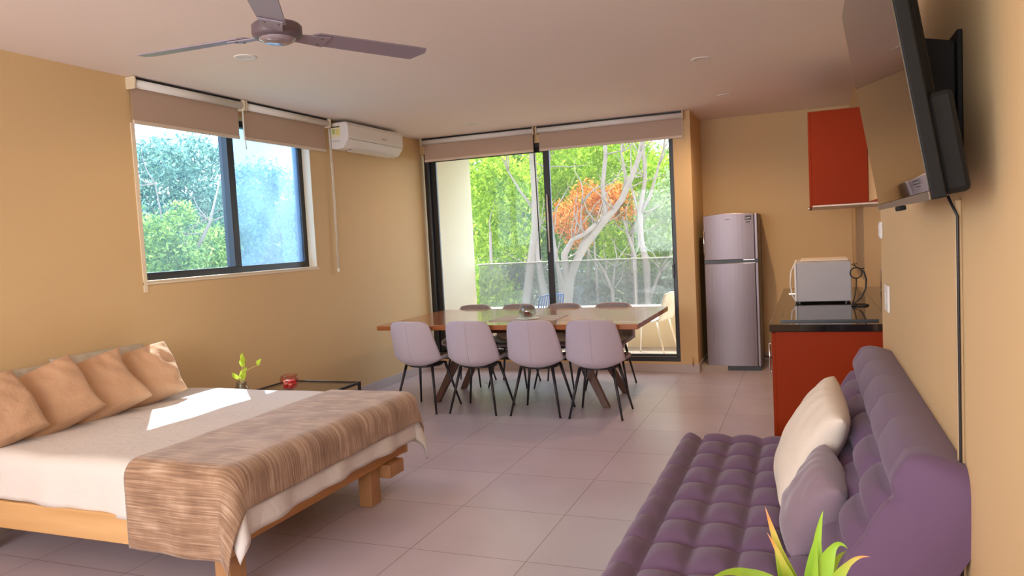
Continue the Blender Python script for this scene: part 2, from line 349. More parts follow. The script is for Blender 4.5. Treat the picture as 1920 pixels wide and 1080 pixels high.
# sliding door (back wall)
d = bpy.data.objects.new('door_1', None); C.objects.link(d); struct(d); d.location = (XL, YB, .112)
DX0, DX1, DZ1 = .04, 2.86, 2.36
b = MB().box(DX0, DX1, .01, .09, 0, .045).box(DX0, DX1, .01, .09, DZ1-.05, DZ1).box(DX0, DX0+.05, .01, .09, .045, DZ1-.05).box(DX1-.04, DX1, .01, .09, .045, DZ1-.05)
b.box(DX0+.05, DX0+.062, .01, .05, .045, DZ1-.05); b.build('frame', m_black, d, bevel=.004)
MX = 1.50
MB().box(DX0+.05, DX0+.125, .055, .085, .05, DZ1-.05).box(MX-.04, MX+.03, .055, .085, .05, DZ1-.05).box(DX0+.1, MX-.04, .055, .085, .05, .11).box(DX0+.1, MX-.04, .055, .085, DZ1-.1, DZ1-.05).build('sliding_sash', m_black, d, bevel=.003)
MB().box(MX-.03, MX+.04, .02, .05, .05, DZ1-.05).box(DX1-.045, DX1-.04, .02, .05, .05, DZ1-.05).box(MX+.04, DX1-.045, .02, .05, .05, .075).build('fixed_sash', m_black, d, bevel=.003)
MB().box(DX0+.1, MX-.04, .067, .073, .11, DZ1-.1).build('door_pane', m_glass, d)
MB().box(MX+.04, DX1-.045, .032, .038, .075, DZ1-.05).build('door_pane', m_glass, d)
MB().tube([(MX+.005, -.01, 1.18), (MX+.005, -.01, 1.80)], .008).tube([(MX+.005, .02, 1.22), (MX+.005, -.01, 1.22)], .005).tube([(MX+.005, .02, 1.76), (MX+.005, -.01, 1.76)], .005).build('door_handle', mat('pale_handle', (.75, .73, .68), .3, .3), d, smooth=True, label='long thin pale bar handle')
MB().box(DX1-.05, DX1-.028, -.012, .012, .86, 1.0).build('latch', m_black, d, bevel=.003)

# unseen window frame behind camera, added to go with the fill light
w2 = bpy.data.objects.new('window_rear_added', None); C.objects.link(w2); struct(w2); w2.location = (-3.8, -1.73, .95)
b = MB().box(0, 3.7, -.03, .03, 0, .05).box(0, 3.7, -.03, .03, 1.46, 1.51).box(0, .05, -.03, .03, 0, 1.51).box(3.65, 3.7, -.03, .03, 0, 1.51).box(1.82, 1.88, -.03, .03, 0, 1.51)
b.build('frame', m_black, w2)

# balcony
struct(box('floor_balcony', m_bal, XL-.17, -.8, YB+.14, 9.35, -.1, .055))
struct(box('wall_balcony_left', m_ext, XL-.17, XL, YB+.12, 9.12, 0, H))
b = MB().box(XL, -.8, 9.12, 9.27, .05, .53); struct(b.build('wall_parapet', m_ext))
struct(box('trim_parapet', mat('white_ledge', (.85, .83, .78), .5), XL, -.8, 9.09, 9.29, .53, .56, bevel=.005))
struct(box('wall_balcony_right', m_ext, -1.25, -.8, 8.72, 9.12, 0, H))
g = thing('glass_balustrade', 'smoky glass balustrade standing on the balcony parapet ledge', 'balustrade', (XL, 9.19, .56))
for k in range(3):
    MB().box(.02+k*1.05, .02+k*1.05+1.03, -.006, .006, .0, .57).build('glass_panel', m_railglass, g)
MB().box(0, 3.2, -.012, .012, .57, .585).build('top_rail', mat('satin_rail', (.55, .55, .53), .3, .6), g, bevel=.003)

# ------------------------------------------------------------------ recessed ceiling lamps
def downlight(x, y, lab):
    t = thing('recessed_ceiling_light', lab, 'ceiling light', (x, y, H), group=None)
    MB().lathe([(.045, -.004), (.062, -.007), (.068, -.004), (.068, 0), (.045, 0), (.045, -.004)], 40, cap=False).build('trim_ring', m_white, t, smooth=True)
    MB().lathe([(.0001, -.002), (.044, -.003), (.044, -.001), (.0001, -.001)], 40).build('diffuser', mat('ceiling_light_diffuser', (.80, .72, .66), .5), t)
downlight(-3.15, 3.78, 'round recessed ceiling light above the bed, below the fan blades')
downlight(-3.15, 7.1, 'round recessed ceiling light nearest the air conditioner and left end of the dining table')
downlight(-.67, 5.5, 'round recessed ceiling light between the fan and the red wall cabinet')
downlight(-.67, 7.09, 'round recessed ceiling light closest to the fridge alcove')

# ------------------------------------------------------------------ roller blinds
def blind(lab, L, wid_dir, origin, drop, cover=True, group=None):
    # local: x along width, y into the room, z up (0 = ceiling)
    t = thing('roller_blind', lab, 'roller blind', origin, wid_dir, group)
    MB().tube([(.015, .045, -.045), (L-.015, .045, -.045)], .028, 20).build('roller_tube', m_white, t, smooth=True)
    for x in (0, L-.012):
        MB().prism([(.0, -.004), (.078, -.004), (.083, -.03), (.07, -.085), (.0, -.085)], x, x+.012, 'x').build('bracket', mat('cream_bracket', (.72, .60, .42), .5), t, bevel=.002)
    MB().box(.02, L-.02, .016, .0175, -drop, -.05).build('fabric', m_blind, t)
    MB().box(.02, L-.02, .008, .026, -drop-.028, -drop).build('bottom_bar', mat('cream_bar', (.68, .55, .42), .5), t, bevel=.006)
    MB().box(.015, L-.015, .0, .05, -.012, -.004).build('head_rail', m_black, t)
    return t
# left wall: width along +Y => local x -> world y, local y -> world +x
def bl_left(lab, y0, y1, cordx):
    t = blind(lab, y1-y0, 0, (0, 0, 0), .275)
    t.matrix_world = Matrix(((0, 1, 0, XL), (1, 0, 0, y0), (0, 0, 1, H), (0, 0, 0, 1)))
    return t
t1 = bl_left('taupe roller blind over the near half of the left window', 3.76, 4.80, 0)
t2 = bl_left('taupe roller blind over the far half of the left window, beside the air conditioner', 4.81, 5.93, 0)
MB().tube([(1.03, .055, -.07), (1.035, .05, -.27), (1.05, .05, -.38)], .006, 8).build('pull_cord', m_cord, t1, smooth=True)
MB().tube([(1.145, .03, -.03), (1.155, .03, -.60), (1.15, .03, -1.36)], .004, 6).tube([(1.165, .03, -.03), (1.175, .03, -.60), (1.165, .03, -1.36)], .004, 6).lathe([(.001, 0), (.012, .004), (.014, .03), (.008, .045), (.001, .046)], 12, (1.158, .03, -1.41)).build('pull_cord', m_cord, t2, smooth=True)
def bl_back(lab, x0, x1):
    t = blind(lab, x1-x0, 0, (0, 0, 0), .235)
    t.matrix_world = Matrix(((1, 0, 0, x0), (0, -1, 0, YB), (0, 0, 1, H), (0, 0, 0, 1)))
    return t
t3 = bl_back('taupe roller blind over the left half of the sliding door', -4.06, -2.70)
t4 = bl_back('taupe roller blind over the right half of the sliding door', -2.68, -1.13)
MB().tube([(1.353, .06, -.02), (1.353, .06, -.30), (1.358, .06, -.62), (1.366, .06, -1.42)], .006, 6).build('pull_cord', m_black, t3, smooth=True, label='thin black cord hanging between the blinds')
MB().tube([(1.535, .05, -.02), (1.54, .03, -.3)], .0025, 6).build('pull_cord', m_cord, t4, smooth=True)

# ------------------------------------------------------------------ air conditioner
ac = thing('air_conditioner', 'white split air conditioner mounted high on the left wall under the ceiling', 'air conditioner', (XL, 5.99, 2.37))
prof = [(0, 0), (.10, -.012), (.15, .0), (.20, .06), (.212, .10), (.212, .20), (.195, .235), (0, .235)]
MB().prism(prof, 0, 1.02, 'y').build('housing', mat('warm_white_plastic', (.80, .74, .70), .4), ac, bevel=.012, segs=3)
MB().prism([(.085, -.014), (.145, -.003), (.15, .004), (.145, .008), (.085, -.004)], .13, .90, 'y').build('air_flap', mat('dark_slot', (.05, .04, .04), .5), ac)
MB().prism([(.098, -.022), (.162, -.004), (.165, .0), (.098, -.016)], .14, .90, 'y').build('louver', m_white, ac)
MB().box(.206, .2145, .02, 1.0, .078, .081).build('panel_seam', mat('seam_grey', (.35, .31, .30), .6), ac)
MB().box(.212, .2135, .60, .69, .125, .137).build('logo', mat('pale_grey_print', (.45, .42, .42), .5), ac)
st = MB().box(.03, .135, -.0015, 0, .10, .205).build('energy_sticker', mat('sticker_cream', (.80, .72, .48), .6), ac, label='cream and green energy sticker')
MB().box(.04, .125, -.0025, -.0015, .188, .198).build('sticker_heading', m_black, st)
MB().box(.045, .075, -.0025, -.0015, .13, .175).build('sticker_panel', mat('sticker_green', (.45, .50, .15), .6), st)
MB().box(.085, .12, -.0025, -.0015, .12, .175).build('sticker_panel', mat('sticker_yellow', (.75, .62, .20), .6), st)
MB().box(.04, .12, -.0015, 0, .055, .075).build('rating_label', mat('label_grey', (.6, .58, .5), .6), ac)

# ------------------------------------------------------------------ ceiling fan
fz = 2.262
fan = thing('ceiling_fan', 'mauve grey three blade ceiling fan hanging above the room', 'ceiling fan', (-1.885, 2.454, fz))
MB().lathe([(.001, -.012), (.05, -.010), (.066, -.002), (.072, .012), (.072, .018)], 48).build('hub_cap', m_chrome if False else mat('glossy_hub_cap', (.34, .28, .30), .12, .3), fan, smooth=True, label='glossy round hub cap')
MB().lathe([(.066, .004), (.082, .005), (.091, .012), (.094, .020), (.094, .050), (.086, .058), (.03, .062), (.018, .10)], 48).build('motor_housing', m_fandark, fan, smooth=True)
MB().tube([(0, 0, .09), (0, 0, H-fz-.01)], .012, 16).build('downrod', m_fan, fan, smooth=True)
MB().lathe([(.012, H-fz-.06), (.055, H-fz-.03), (.06, H-fz), (.001, H-fz)], 32).build('canopy', m_fan, fan, smooth=True)
for k in range(3):
    a = R(62+120*k); Rm = Matrix.Rotation(a, 4, 'Z') @ Matrix.Rotation(R(-11), 4, 'X')
    Rz = Matrix.Translation((0, 0, .024)) @ Rm
    poly = [(.155, -.050), (.58, -.058), (.655, -.056), (.672, -.02), (.640, .058), (.58, .058), (.155, .050), (.135, .03), (.135, -.03)]
    bm_ = MB().prism(poly, -.003, .003, 'z'); bm_.v = [tuple(Rz @ Vector(v)) for v in bm_.v]
    bl = bm_.build('blade', m_fan, fan, bevel=.0015)
    bm_ = MB().prism([(.06, -.03), (.12, -.035), (.205, -.045), (.205, .045), (.12, .035), (.06, .03)], -.010, -.004, 'z')
    bm_.v = [tuple(Rz @ Vector(v)) for v in bm_.v]; bb = bm_.build('blade_bracket', m_fan, fan, bevel=.002)
    for (sx, sy) in ((.175, .025), (.175, -.025)):
        s = MB().lathe([(.001, -.014), (.006, -.012), (.006, -.009)], 10, (sx, sy, 0)); s.v = [tuple(Rz @ Vector(v)) for v in s.v]; s.build('screw', m_fandark, bb, smooth=True)

# ------------------------------------------------------------------ dining table
TX0, TX1, TY0, TY1, TZ = -3.565, -1.243, 5.735, 7.09, .75
tb = thing('dining_table', 'long reddish wood dining table with slanted wooden legs by the sliding door', 'table', ((TX0+TX1)/2, (TY0+TY1)/2, 0))
hx, hy = (TX1-TX0)/2, (TY1-TY0)/2
MB().prism([(-hx, -hy), (hx, -hy), (hx, hy), (-hx, hy)], TZ-.042, TZ, 'z').build('tabletop', m_table, tb, bevel=.004)
cxm = (TX0+TX1)/2; cym = (TY0+TY1)/2
def slant(fx, fy, tx, ty, z1, w=.075, dd=.05):
    b = MB(); f = Vector((fx-cxm, fy-cym, 0)); t = Vector((tx-cxm, ty-cym, z1))
    vs = [f+Vector((sx*w/2*.8, sy*dd/2, 0)) for sx, sy in ((-1, -1), (1, -1), (1, 1), (-1, 1))]+[t+Vector((sx*w/2*1.3, sy*dd/2, 0)) for sx, sy in ((-1, -1), (1, -1), (1, 1), (-1, 1))]
    return b.add(vs, [(3, 2, 1, 0), (4, 5, 6, 7), (0, 1, 5, 4), (1, 2, 6, 5), (2, 3, 7, 6), (3, 0, 4, 7)])
for f, t in (((-3.21, 6.12), (-2.86, 6.20)), ((-3.225, 6.73), (-2.86, 6.64)), ((-1.615, 6.12), (-1.95, 6.20)), ((-1.59, 6.73), (-1.95, 6.64))):
    slant(*f, *t, .66).build('leg', m_tleg, tb, bevel=.006)
MB().box(-2.95-cxm, -2.77-cxm, -.42, .42, .655, TZ-.042).build('cross_beam', m_tleg, tb, bevel=.003)
MB().box(-2.04-cxm, -1.86-cxm, -.42, .42, .655, TZ-.042).build('cross_beam', m_tleg, tb, bevel=.003)
MB().box(-2.77-cxm, -2.04-cxm, -.05, .05, .60, .70).build('long_beam', m_tleg, tb, bevel=.003)
# centre runner and bowl
rn = MB().box(-.36, .24, -.22, .22, 0, .0035).build('table_runner', m_skin); rn.location = (-2.25, 6.22, TZ); tag(rn, 'small grey placemat cloth lying under the glass bowl on the dining table', 'placemat')
bw = thing('glass_bowl', 'round clear glass bowl of brown pebbles in the middle of the dining table', 'bowl', (-2.29, 6.14, TZ+.004))
MB().lathe([(.001, .0), (.085, .0), (.10, .006), (.098, .008), (.02, .006), (.001, .006)], 40).build('saucer', m_water, bw, smooth=True)
MB().lathe([(.03, .008), (.058, .02), (.074, .045), (.078, .07), (.070, .098), (.058, .115), (.055, .115), (.067, .097), (.075, .07), (.071, .046), (.055, .023), (.001, .012)], 40).build('bowl_wall', m_tint, bw, smooth=True)
rnd = random.Random(4)
def blob(c, r, n=8):
    b = MB(); k = [rnd.uniform(.75, 1.2) for _ in range(3)]
    b.lathe([(max(1e-5, r*k[0]*math.sin(PI*i/n)), -r*k[1]*.7*math.cos(PI*i/n)) for i in range(n+1)], 10, c); return b
for i in range(16):
    a = rnd.uniform(0, 2*PI); q = rnd.uniform(0, .042); zz = .028+.011*(i//5)
    blob((q*math.cos(a), q*math.sin(a), zz), .013).build('pebble', m_stone if i % 3 else mat('red_pebble', (.35, .04, .02), .4), bw, smooth=True)

# ------------------------------------------------------------------ dining chairs
def chair_shell(half, off):
    # returns fn(u,v): u across -1..1, v along profile 0 (seat front) .. 1 (back top)
    P = [(.235, .428), (.20, .441), (.08, .425), (-.06, .408), (-.150, .408), (-.205, .445), (-.230, .525), (-.247, .635), (-.263, .735), (-.272, .797)]
    Wd = [.195, .215, .235, .24, .238, .234, .229, .216, .198, .176]
    lift = [.004, .022, .05, .075, .070, .035, .01, .0, .0, -.004]
    wrap = [.0, .0, .0, .02, .05, .09, .095, .075, .055, .045]
    def ev(A, t):
        x = t*(len(A)-1); i = min(int(x), len(A)-2); f = x-i
        a0 = A[max(i-1, 0)]; a1 = A[i]; a2 = A[i+1]; a3 = A[min(i+2, len(A)-1)]
        return .5*((2*a1)+(-a0+a2)*f+(2*a0-5*a1+4*a2-a3)*f*f+(-a0+3*a1-3*a2+a3)*f*f*f)
    py = [p[0] for p in P]; pz = [p[1] for p in P]
    def fn(s, v):
        u = 2*s-1; y = ev(py, v); z = ev(pz, v); w = ev(Wd, v); l = ev(lift, v); wr = ev(wrap, v)
        # rounded corners at seat front and back top
        if v > .93: z -= ((v-.93)/.07)*.022*abs(u)**7
        if v < .06: y -= ((.06-v)/.06)*.05*abs(u)**4
        y2 = y+wr*abs(u)**2.2; z2 = z+l*abs(u)**2.2
        dy = ev(py, min(1, v+.01))-ev(py, max(0, v-.01)); dz = ev(pz, min(1, v+.01))-ev(pz, max(0, v-.01)); L = math.hypot(dy, dz) or 1
        n = (dz/L*1, -dy/L)   # towards the sitter (front/up)
        return (u*w, y2+n[0]*off, z2+n[1]*off)
    return fn
def make_chair():
    t = thing('dining_chair', '', 'chair')
    nu, nv = 25, 44
    fo = chair_shell(0, 0)
    o = MB().grid(fo, nu, nv).build('shell', m_chair, t, smooth=True, solid=.022, offset=0)
    fi = chair_shell(0, .016)
    g = MB().grid(lambda s, v: fi(.045+s*.91, .02+v*.96), nu, nv)
    g.build('quilted_lining', m_quilt, t, smooth=True, solid=.012, offset=0, uvf=lambda i: ((i % nu)/(nu-1)*.46*2, (i//nu)/(nv-1)*.85*2))
    # vertical back seam
    MB().tube([(0, fo(.5, v)[1]-.0115, fo(.5, v)[2]) for v in np.linspace(.52, .985, 16)], .0022, 6).build('back_seam', m_chair, o, smooth=True)
    ring = [(.145*math.cos(a), .135*math.sin(a)-.01, .392) for a in np.linspace(0, 2*PI, 33)]
    MB().tube(ring, .009, 8, False).build('seat_ring', m_blackm, t, smooth=True)
    MB().box(-.14, .14, -.13, .12, .394, .404).build('seat_plate', m_blackm, t, bevel=.01)
    for sx in (-1, 1):
        for y0, y1 in ((-.205, -.11), (.20, .10)):
            MB().tube([(sx*.215, y0, .0), (sx*.135, y1, .396)], [.0085, .0135], 10).build('leg', m_blackm, t, smooth=True)
    return t
ch = make_chair()
FC = [(-3.175, 5.885, -6, 'lilac grey dining chair on the near side of the table, furthest left beside the bed'),
      (-2.655, 5.895, -1, 'lilac grey dining chair on the near side of the table, second from the left end'),
      (-2.105, 5.90, 0, 'lilac grey near side dining chair, third from left, in front of the glass bowl'),
      (-1.60, 5.89, 1, 'lilac grey dining chair on the near side of the table, furthest right nearest the fridge')]
BC = [(-3.27, 6.985, 180, 'quilted grey dining chair on the window side of the table, at its left end'),
      (-2.78, 6.985, 180, 'quilted grey window side dining chair, half hidden behind the glass bowl'),
      (-2.30, 6.985, 179, 'quilted grey window side dining chair just right of the glass bowl'),
      (-1.79, 6.98, 181, 'quilted grey dining chair on the window side of the table, at its right end')]
first = True
for x, y, a, lab in FC+BC:
    o = ch if first else copy_tree(ch); first = False
    o.location = (x, y, 0); o.rotation_euler = (0, 0, R(a)); o['label'] = lab; o['group'] = 'chairs around the dining table'
    if y > 6.5: o.scale = (.94, .98, .985)

# ------------------------------------------------------------------ balcony chairs (wire)
def wire_chair(M, lab, loc, rz, group='wire chairs on the balcony'):
    t = thing('wire_chair', lab, 'chair', loc, rz, group)
    b = MB()
    n = 11
    for i in range(n):
        x = -.20+.40*i/(n-1); cx = abs(x)/.2
        pts = [(x, .21, .405), (x, .05, .395+.01*cx), (x, -.12, .395+.015*cx), (x*1.02, -.18, .42), (x*1.02, -.205, .50), (x*.98, -.225, .60), (x*.95, -.25, .715-.012*cx*cx)]
        b.tube(pts, .0075, 6)
    b.build('slats', M, t, smooth=True)
    MB().tube([(-.205, .21, .405), (.205, .21, .405)], .008).tube([(-.205, .21, .405), (-.205, -.12, .41), (-.205, -.19, .44), (-.2, -.225, .6), (-.19, -.25, .70), (0, -.255, .72), (.19, -.25, .70), (.2, -.225, .6), (.205, -.19, .44), (.205, -.12, .41), (.205, .21, .405)], .009).build('rim', M, t, smooth=True)
    for sx in (-1, 1):
        MB().tube([(sx*.18, .19, .40), (sx*.20, .23, 0)], .0095).build('leg', M, t, smooth=True)
        MB().tube([(sx*.18, -.15, .40), (sx*.20, -.24, 0)], .0095).build('leg', M, t, smooth=True)
    return t
wire_chair(m_wire, 'white slatted wire chair on the balcony at the right, seen past the table end', (-1.69, 8.50, .055), R(78))
wire_chair(m_bluew, 'blue slatted chair on the balcony seen through the left door pane', (-3.10, 8.70, .055), R(62))

# ------------------------------------------------------------------ fridge
fr = thing('refrigerator', 'tall silver two door refrigerator in the alcove beside the sliding door', 'refrigerator', (-.74, 7.93, 0))
MB().box(-.265, .265, .05, .60, .02, 1.585).build('cabinet', m_steelside, fr, bevel=.008)
MB().box(-.262, .262, .0, .55, 0, .045).build('plinth', m_black, fr)
def fdoor(z0, z1, top=False):
    def fn(s, v):
        x = -.262+.50*s; bulge = -.022*(1-(2*s-1)**2)
        z = z0+(z1-z0)*v
        if top and v > .9: z += 0
        return (x, .0+bulge, z)
    b = MB(); N = 13
    pts = [(-.262+.495*i/(N-1), -.020*(1-(2*i/(N-1)-1)**2)) for i in range(N)]
    poly = pts+[(.233, .05), (-.262, .05)]
    if top:
        k = len(poly); vs = [(x, y, z0) for x, y in poly]+[(x, y, z1-.02*(2*(x+.015)/.5)**2 if y < .04 else z1-.02) for x, y in poly]
        b.add(vs, [tuple(reversed(range(k))), tuple(range(k, 2*k))]+[(i, (i+1) % k, k+(i+1) % k, k+i) for i in range(k)])
    else: b.prism(poly, z0, z1, 'z')
    return b
up_ = fdoor(1.13, 1.60, True).build('door', m_steel, fr, bevel=.006)
lo_ = fdoor(.045, 1.095).build('door', m_steel, fr, bevel=.006)
MB().box(-.262, .262, .005, .05, 1.095, 1.13).build('door_gap', m_black, fr)
for z0, z1, pr in ((1.13, 1.585, up_), (.045, 1.095, lo_)):
    MB().box(.236, .262, .0, .05, z0, z1).build('side_trim', mat('dark_steel_trim', (.22, .18, .19), .35, .6), pr, bevel=.004)
MB().box(-.03, .235, -.012, .004, 1.088, 1.097).build('handle_lip', m_chrome, lo_, bevel=.002)
MB().box(.12, .23, -.008, .005, 1.122, 1.131).build('handle_lip', m_chrome, up_, bevel=.002)
MB().tube([(-.258, -.004, 1.18), (-.258, -.018, 1.22), (-.258, -.018, 1.40), (-.258, -.004, 1.44)], .006).build('handle', m_chrome, up_, smooth=True)
MB().box(-.045, .0, -.0225, -.0215, 1.532, 1.540).build('logo', mat('grey_logo', (.22, .17, .18), .5), up_)
sk = MB().box(.148, .208, -.0175, -.010, 1.525, 1.565).build('sticker', mat('sticker_black', (.03, .028, .04), .5), up_, label='small black and silver sticker')
MB().box(.148, .208, -.0175, -.010, 1.490, 1.514).build('sticker_strip', mat('sticker_silver', (.5, .46, .46), .4), up_)
MB().box(.153, .203, -.0182, -.010, 1.495, 1.508).build('sticker_print', mat('sticker_black', (.03, .028, .04), .5), up_)
def text(s, size, M, name, parent, mtx):
    cu = bpy.data.curves.new(name, 'FONT'); cu.body = s; cu.size = size; cu.align_x = 'CENTER'; cu.align_y = 'CENTER'; cu.extrude = .0004
    o = bpy.data.objects.new(name, cu); C.objects.link(o); dg = bpy.context.evaluated_depsgraph_get(); me = bpy.data.meshes.new_from_object(o.evaluated_get(dg))
    bpy.data.objects.remove(o); me.transform(mtx); me.materials.clear(); me.materials.append(M)
    q = bpy.data.objects.new(name, me); C.objects.link(q); q.parent = parent; return q
text('Low', .028, mat('print_white', (.8, .8, .8), .5), 'lettering', sk, Matrix.Translation((.178, -.0182, 1.545)) @ Matrix.Rotation(PI/2, 4, 'X'))
pc = thing('power_cord', 'dark power cord coiled on the floor between the refrigerator and red cabinet', 'cord', (-.36, 8.2, 0))
MB().tube([(-.10, .05, .10), (-.05, .0, .09), (.02, -.05, .10), (.06, -.08, .03), (.12, -.12, .012), (.08, -.2, .012), (.0, -.18, .012), (.02, -.10, .03), (.10, -.02, .06)], .006, 8).build('cable', m_black, pc, smooth=True)
pz = MB().tube([(-1.125, 7.744, .07), (-1.125, 7.742, .16)], .006, 8).tube([(-1.135, 7.742, .11), (-1.115, 7.742, .11)], .004, 8).build('door_stop', mat('brass_hook', (.5, .33, .16), .4, .6), smooth=True)
tag(pz, 'tiny brass cable hook low on the wall pier right of the sliding door', 'hook')

# ------------------------------------------------------------------ kitchen
kc = thing('base_cabinet', 'red lacquered kitchen base cabinet under the black worktop', 'cabinet', (-.19, 4.45, 0))
MB().box(0, .59, .0, 2.5, .08, .858).build('body', m_redcab, kc, bevel=.002)
MB().box(.05, .59, .0, 2.5, 0, .08).build('plinth', m_redcab, kc)
for k in range(4):
    dd = MB().box(-.02, 0, .01+k*.623, .01+k*.623+.61, .1, .85).build('door', m_redcab, kc, bevel=.002)
    MB().tube([(-.035, .08+k*.623, .62), (-.035, .08+k*.623, .78)], .005).tube([(-.035, .08+k*.623, .62), (-.02, .08+k*.623, .62)], .004).tube([(-.035, .08+k*.623, .78), (-.02, .08+k*.623, .78)], .004).build('handle', m_chrome, dd, smooth=True)
ct = MB().box(-.218, .405, 4.432, 7.0, .86, .90).build('worktop', m_granite, bevel=.003); tag(ct, 'glossy black granite worktop on the red base cabinet', 'worktop')
bs = MB().box(.398, .410, 4.44, 6.5, .901, 1.585).build('backsplash', m_mirror); tag(bs, 'glossy taupe backsplash panel behind the worktop below the wall cabinet', 'backsplash')
ck = thing('cooktop', 'flat black glass cooktop set in the near end of the worktop', 'cooktop', (.09, 4.84, .90))
MB().box(-.25, .25, -.27, .27, 0, .006).build('glass_plate', m_granite, ck, bevel=.002)
MB().box(-.255, .255, -.275, -.268, 0, .010).build('front_rim', m_black, ck)
sn = thing('kitchen_sink', 'steel sink rim let into the worktop beyond the microwave', 'sink', (.08, 6.62, .90))
MB().add([(-.24, -.2, .003), (.2, -.2, .003), (.2, .2, .003), (-.24, .2, .003), (-.2, -.16, .003), (.16, -.16, .003), (.16, .16, .003), (-.2, .16, .003)], [(0, 1, 5, 4), (1, 2, 6, 5), (2, 3, 7, 6), (3, 0, 4, 7)]).build('rim', m_chrome, sn, solid=.003)
MB().tube([(.19, 0, .0), (.19, 0, .16), (.16, 0, .20), (.10, 0, .20), (.07, 0, .17)], .010, 10).build('faucet', m_chrome, sn, smooth=True)
mw = thing('microwave', 'silver grey microwave oven on the worktop, side towards the room', 'microwave', (-.10, 5.62, .90))
for x, y in ((.03, .05), (.33, .05), (.03, .42), (.33, .42)):
    MB().lathe([(.015, 0), (.015, .014)], 12, (x, y, 0)).build('foot', m_black, mw)
MB().box(.012, .362, 0, .47, .012, .285).build('housing', m_micro, mw, bevel=.006)
dr = MB().box(-.002, .012, -.002, .472, .014, .285).build('door', mat('white_door_edge', (.85, .80, .76), .4), mw, bevel=.004)
MB().tube([(0, .03, .02), (-.022, .03, .06), (-.032, .03, .14), (-.022, .03, .23), (0, .03, .272)], .004, 8).build('handle', mat('white_door_edge', (.85, .80, .76), .4), dr, smooth=True)
ty = MB().box(0, .31, 0, .36, 0, .012).build('tray', mat('cream_tray', (.75, .62, .50), .5), bevel=.004); ty.location = (-.06, 5.70, 1.186); tag(ty, 'thin cream tray lying on top of the microwave', 'tray')
# wrought iron bottle holder
wr = thing('bottle_rack', 'black wrought iron scroll bottle holder standing beside the microwave', 'bottle holder', (.30, 5.42, .90))
ringp = [(-.02+.035*math.cos(a), 0, .215+.035*math.sin(a)) for a in np.linspace(0, 2*PI, 25)]
MB().tube(ringp, .0045, 8, False).build('neck_ring', m_iron, wr, smooth=True)
MB().tube([(-.045, 0, .275), (-.03, 0, .262), (-.015, 0, .277), (-.035, 0, .285), (-.02, 0, .255), (.0, 0, .245), (.03, 0, .242)], .0035, 8).build('top_scroll', m_iron, wr, smooth=True)
MB().tube([(0, 0, .244), (.028, 0, .22), (.040, 0, .17), (.035, 0, .11), (.01, 0, .055), (-.03, 0, .02), (-.05, 0, .006)], .0055, 10).build('curved_stem', m_iron, wr, smooth=True)
MB().tube([(-.02, -.05, .005), (-.05, 0, .006), (-.02, .05, .005), (.03, .05, .005), (.05, 0, .005), (.03, -.05, .005), (-.02, -.05, .005)], .0045, 8).build('base_loop', m_iron, wr, smooth=True)
MB().tube([(-.018, .012, .18), (-.02, .015, .12), (-.03, .012, .06), (-.045, .004, .010)], .004, 8).build('back_stem', m_iron, wr, smooth=True)
# wall cabinet
wc = thing('wall_cabinet', 'red lacquered kitchen wall cabinet beside the television', 'cabinet', (.012, 6.1, 1.585))
MB().box(.018, .397, 0, 1.5, .0, .69).build('body', m_redcab, wc, bevel=.002)
MB().box(.018, .397, .002, 1.5, -.012, -.001).build('underside', mat('white_laminate', (.80, .66, .56), .5), wc, label='pale laminate underside')
for k in range(3):
    dd = MB().box(0, .018, .003+k*.5, .497+k*.5, -.014, .69).build('door', m_redcab, wc, bevel=.002)
MB().lathe([(.001, 0), (.008, .002), (.008, .012), (.004, .02), (.001, .02)], 12, (-.006, .02, -.030)).build('knob', m_chrome, dd, smooth=True)
# sockets and switches on the right wall
def socket(lab, y, z, h, w_=.12):
    t = thing('wall_switch', lab, 'switch', (.34, y, z))
    MB().box(-.012, 0, -w_/2, w_/2, -h/2, h/2).build('cover_plate', m_white, t, bevel=.005)
    MB().box(-.016, -.012, -.022, .022, -.03, .03).build('rocker', mat('rocker_white', (.78, .75, .7), .35), t, bevel=.002)
socket('white wall switch plate above the sofa, on the right wall beside the worktop', 3.93, 1.085, .125, .16)
socket('small white plate on the right wall just below the far corner of the television', 4.2, 1.40, .085, .09)

# ------------------------------------------------------------------ television
tw, th, tilt = 1.11, .64, R(9.0)
tv = thing('television', 'large black flat television tilted down from the right wall', 'television', (.215, 2.178, 1.483))
Mt = Matrix.Rotation(-tilt, 4, 'Y')
def tbox(x0, x1, y0, y1, z0, z1, name, M, par, bev=0, label=None):
    b = MB().box(x0, x1, y0, y1, z0, z1, Mt); return b.build(name, M, par, bevel=bev, label=label)
tbox(0.002, .028, -tw/2, tw/2, 0, th, 'panel_casing', m_tvback, tv, .003)
tbox(0, .003, -tw/2+.006, tw/2-.006, .018, th-.006, 'screen', m_screen, tv)
tbox(-.002, .002, -tw/2, tw/2, 0, .017, 'lower_bezel', mat('bronze_bezel', (.13, .09, .06), .25, .5), tv, .001)
MB().box(.028, .075, -.53, .50, .004, .20, Mt).box(.028, .060, -.45, .45, .20, .42, Mt).build('back_housing', m_tvback, tv, bevel=.01)
tbox(-.004, .012, -.05, .05, -.012, 0, 'sensor_box', m_tvback, tv, .003)
mt = thing('television_bracket', 'black steel wall bracket holding the television', 'bracket', (.34, 2.178, 1.60))
MB().box(-.012, 0, -.14, .14, -.02, .28).build('wall_plate', m_tvback, mt, bevel=.003)
for sy in (-.10, .10):
    MB().prism([(-.012, .0), (-.012, .26), (-.10, .28), (-.065, .0)], sy-.015, sy+.015, 'y').build('arm', m_tvback, mt, bevel=.002)
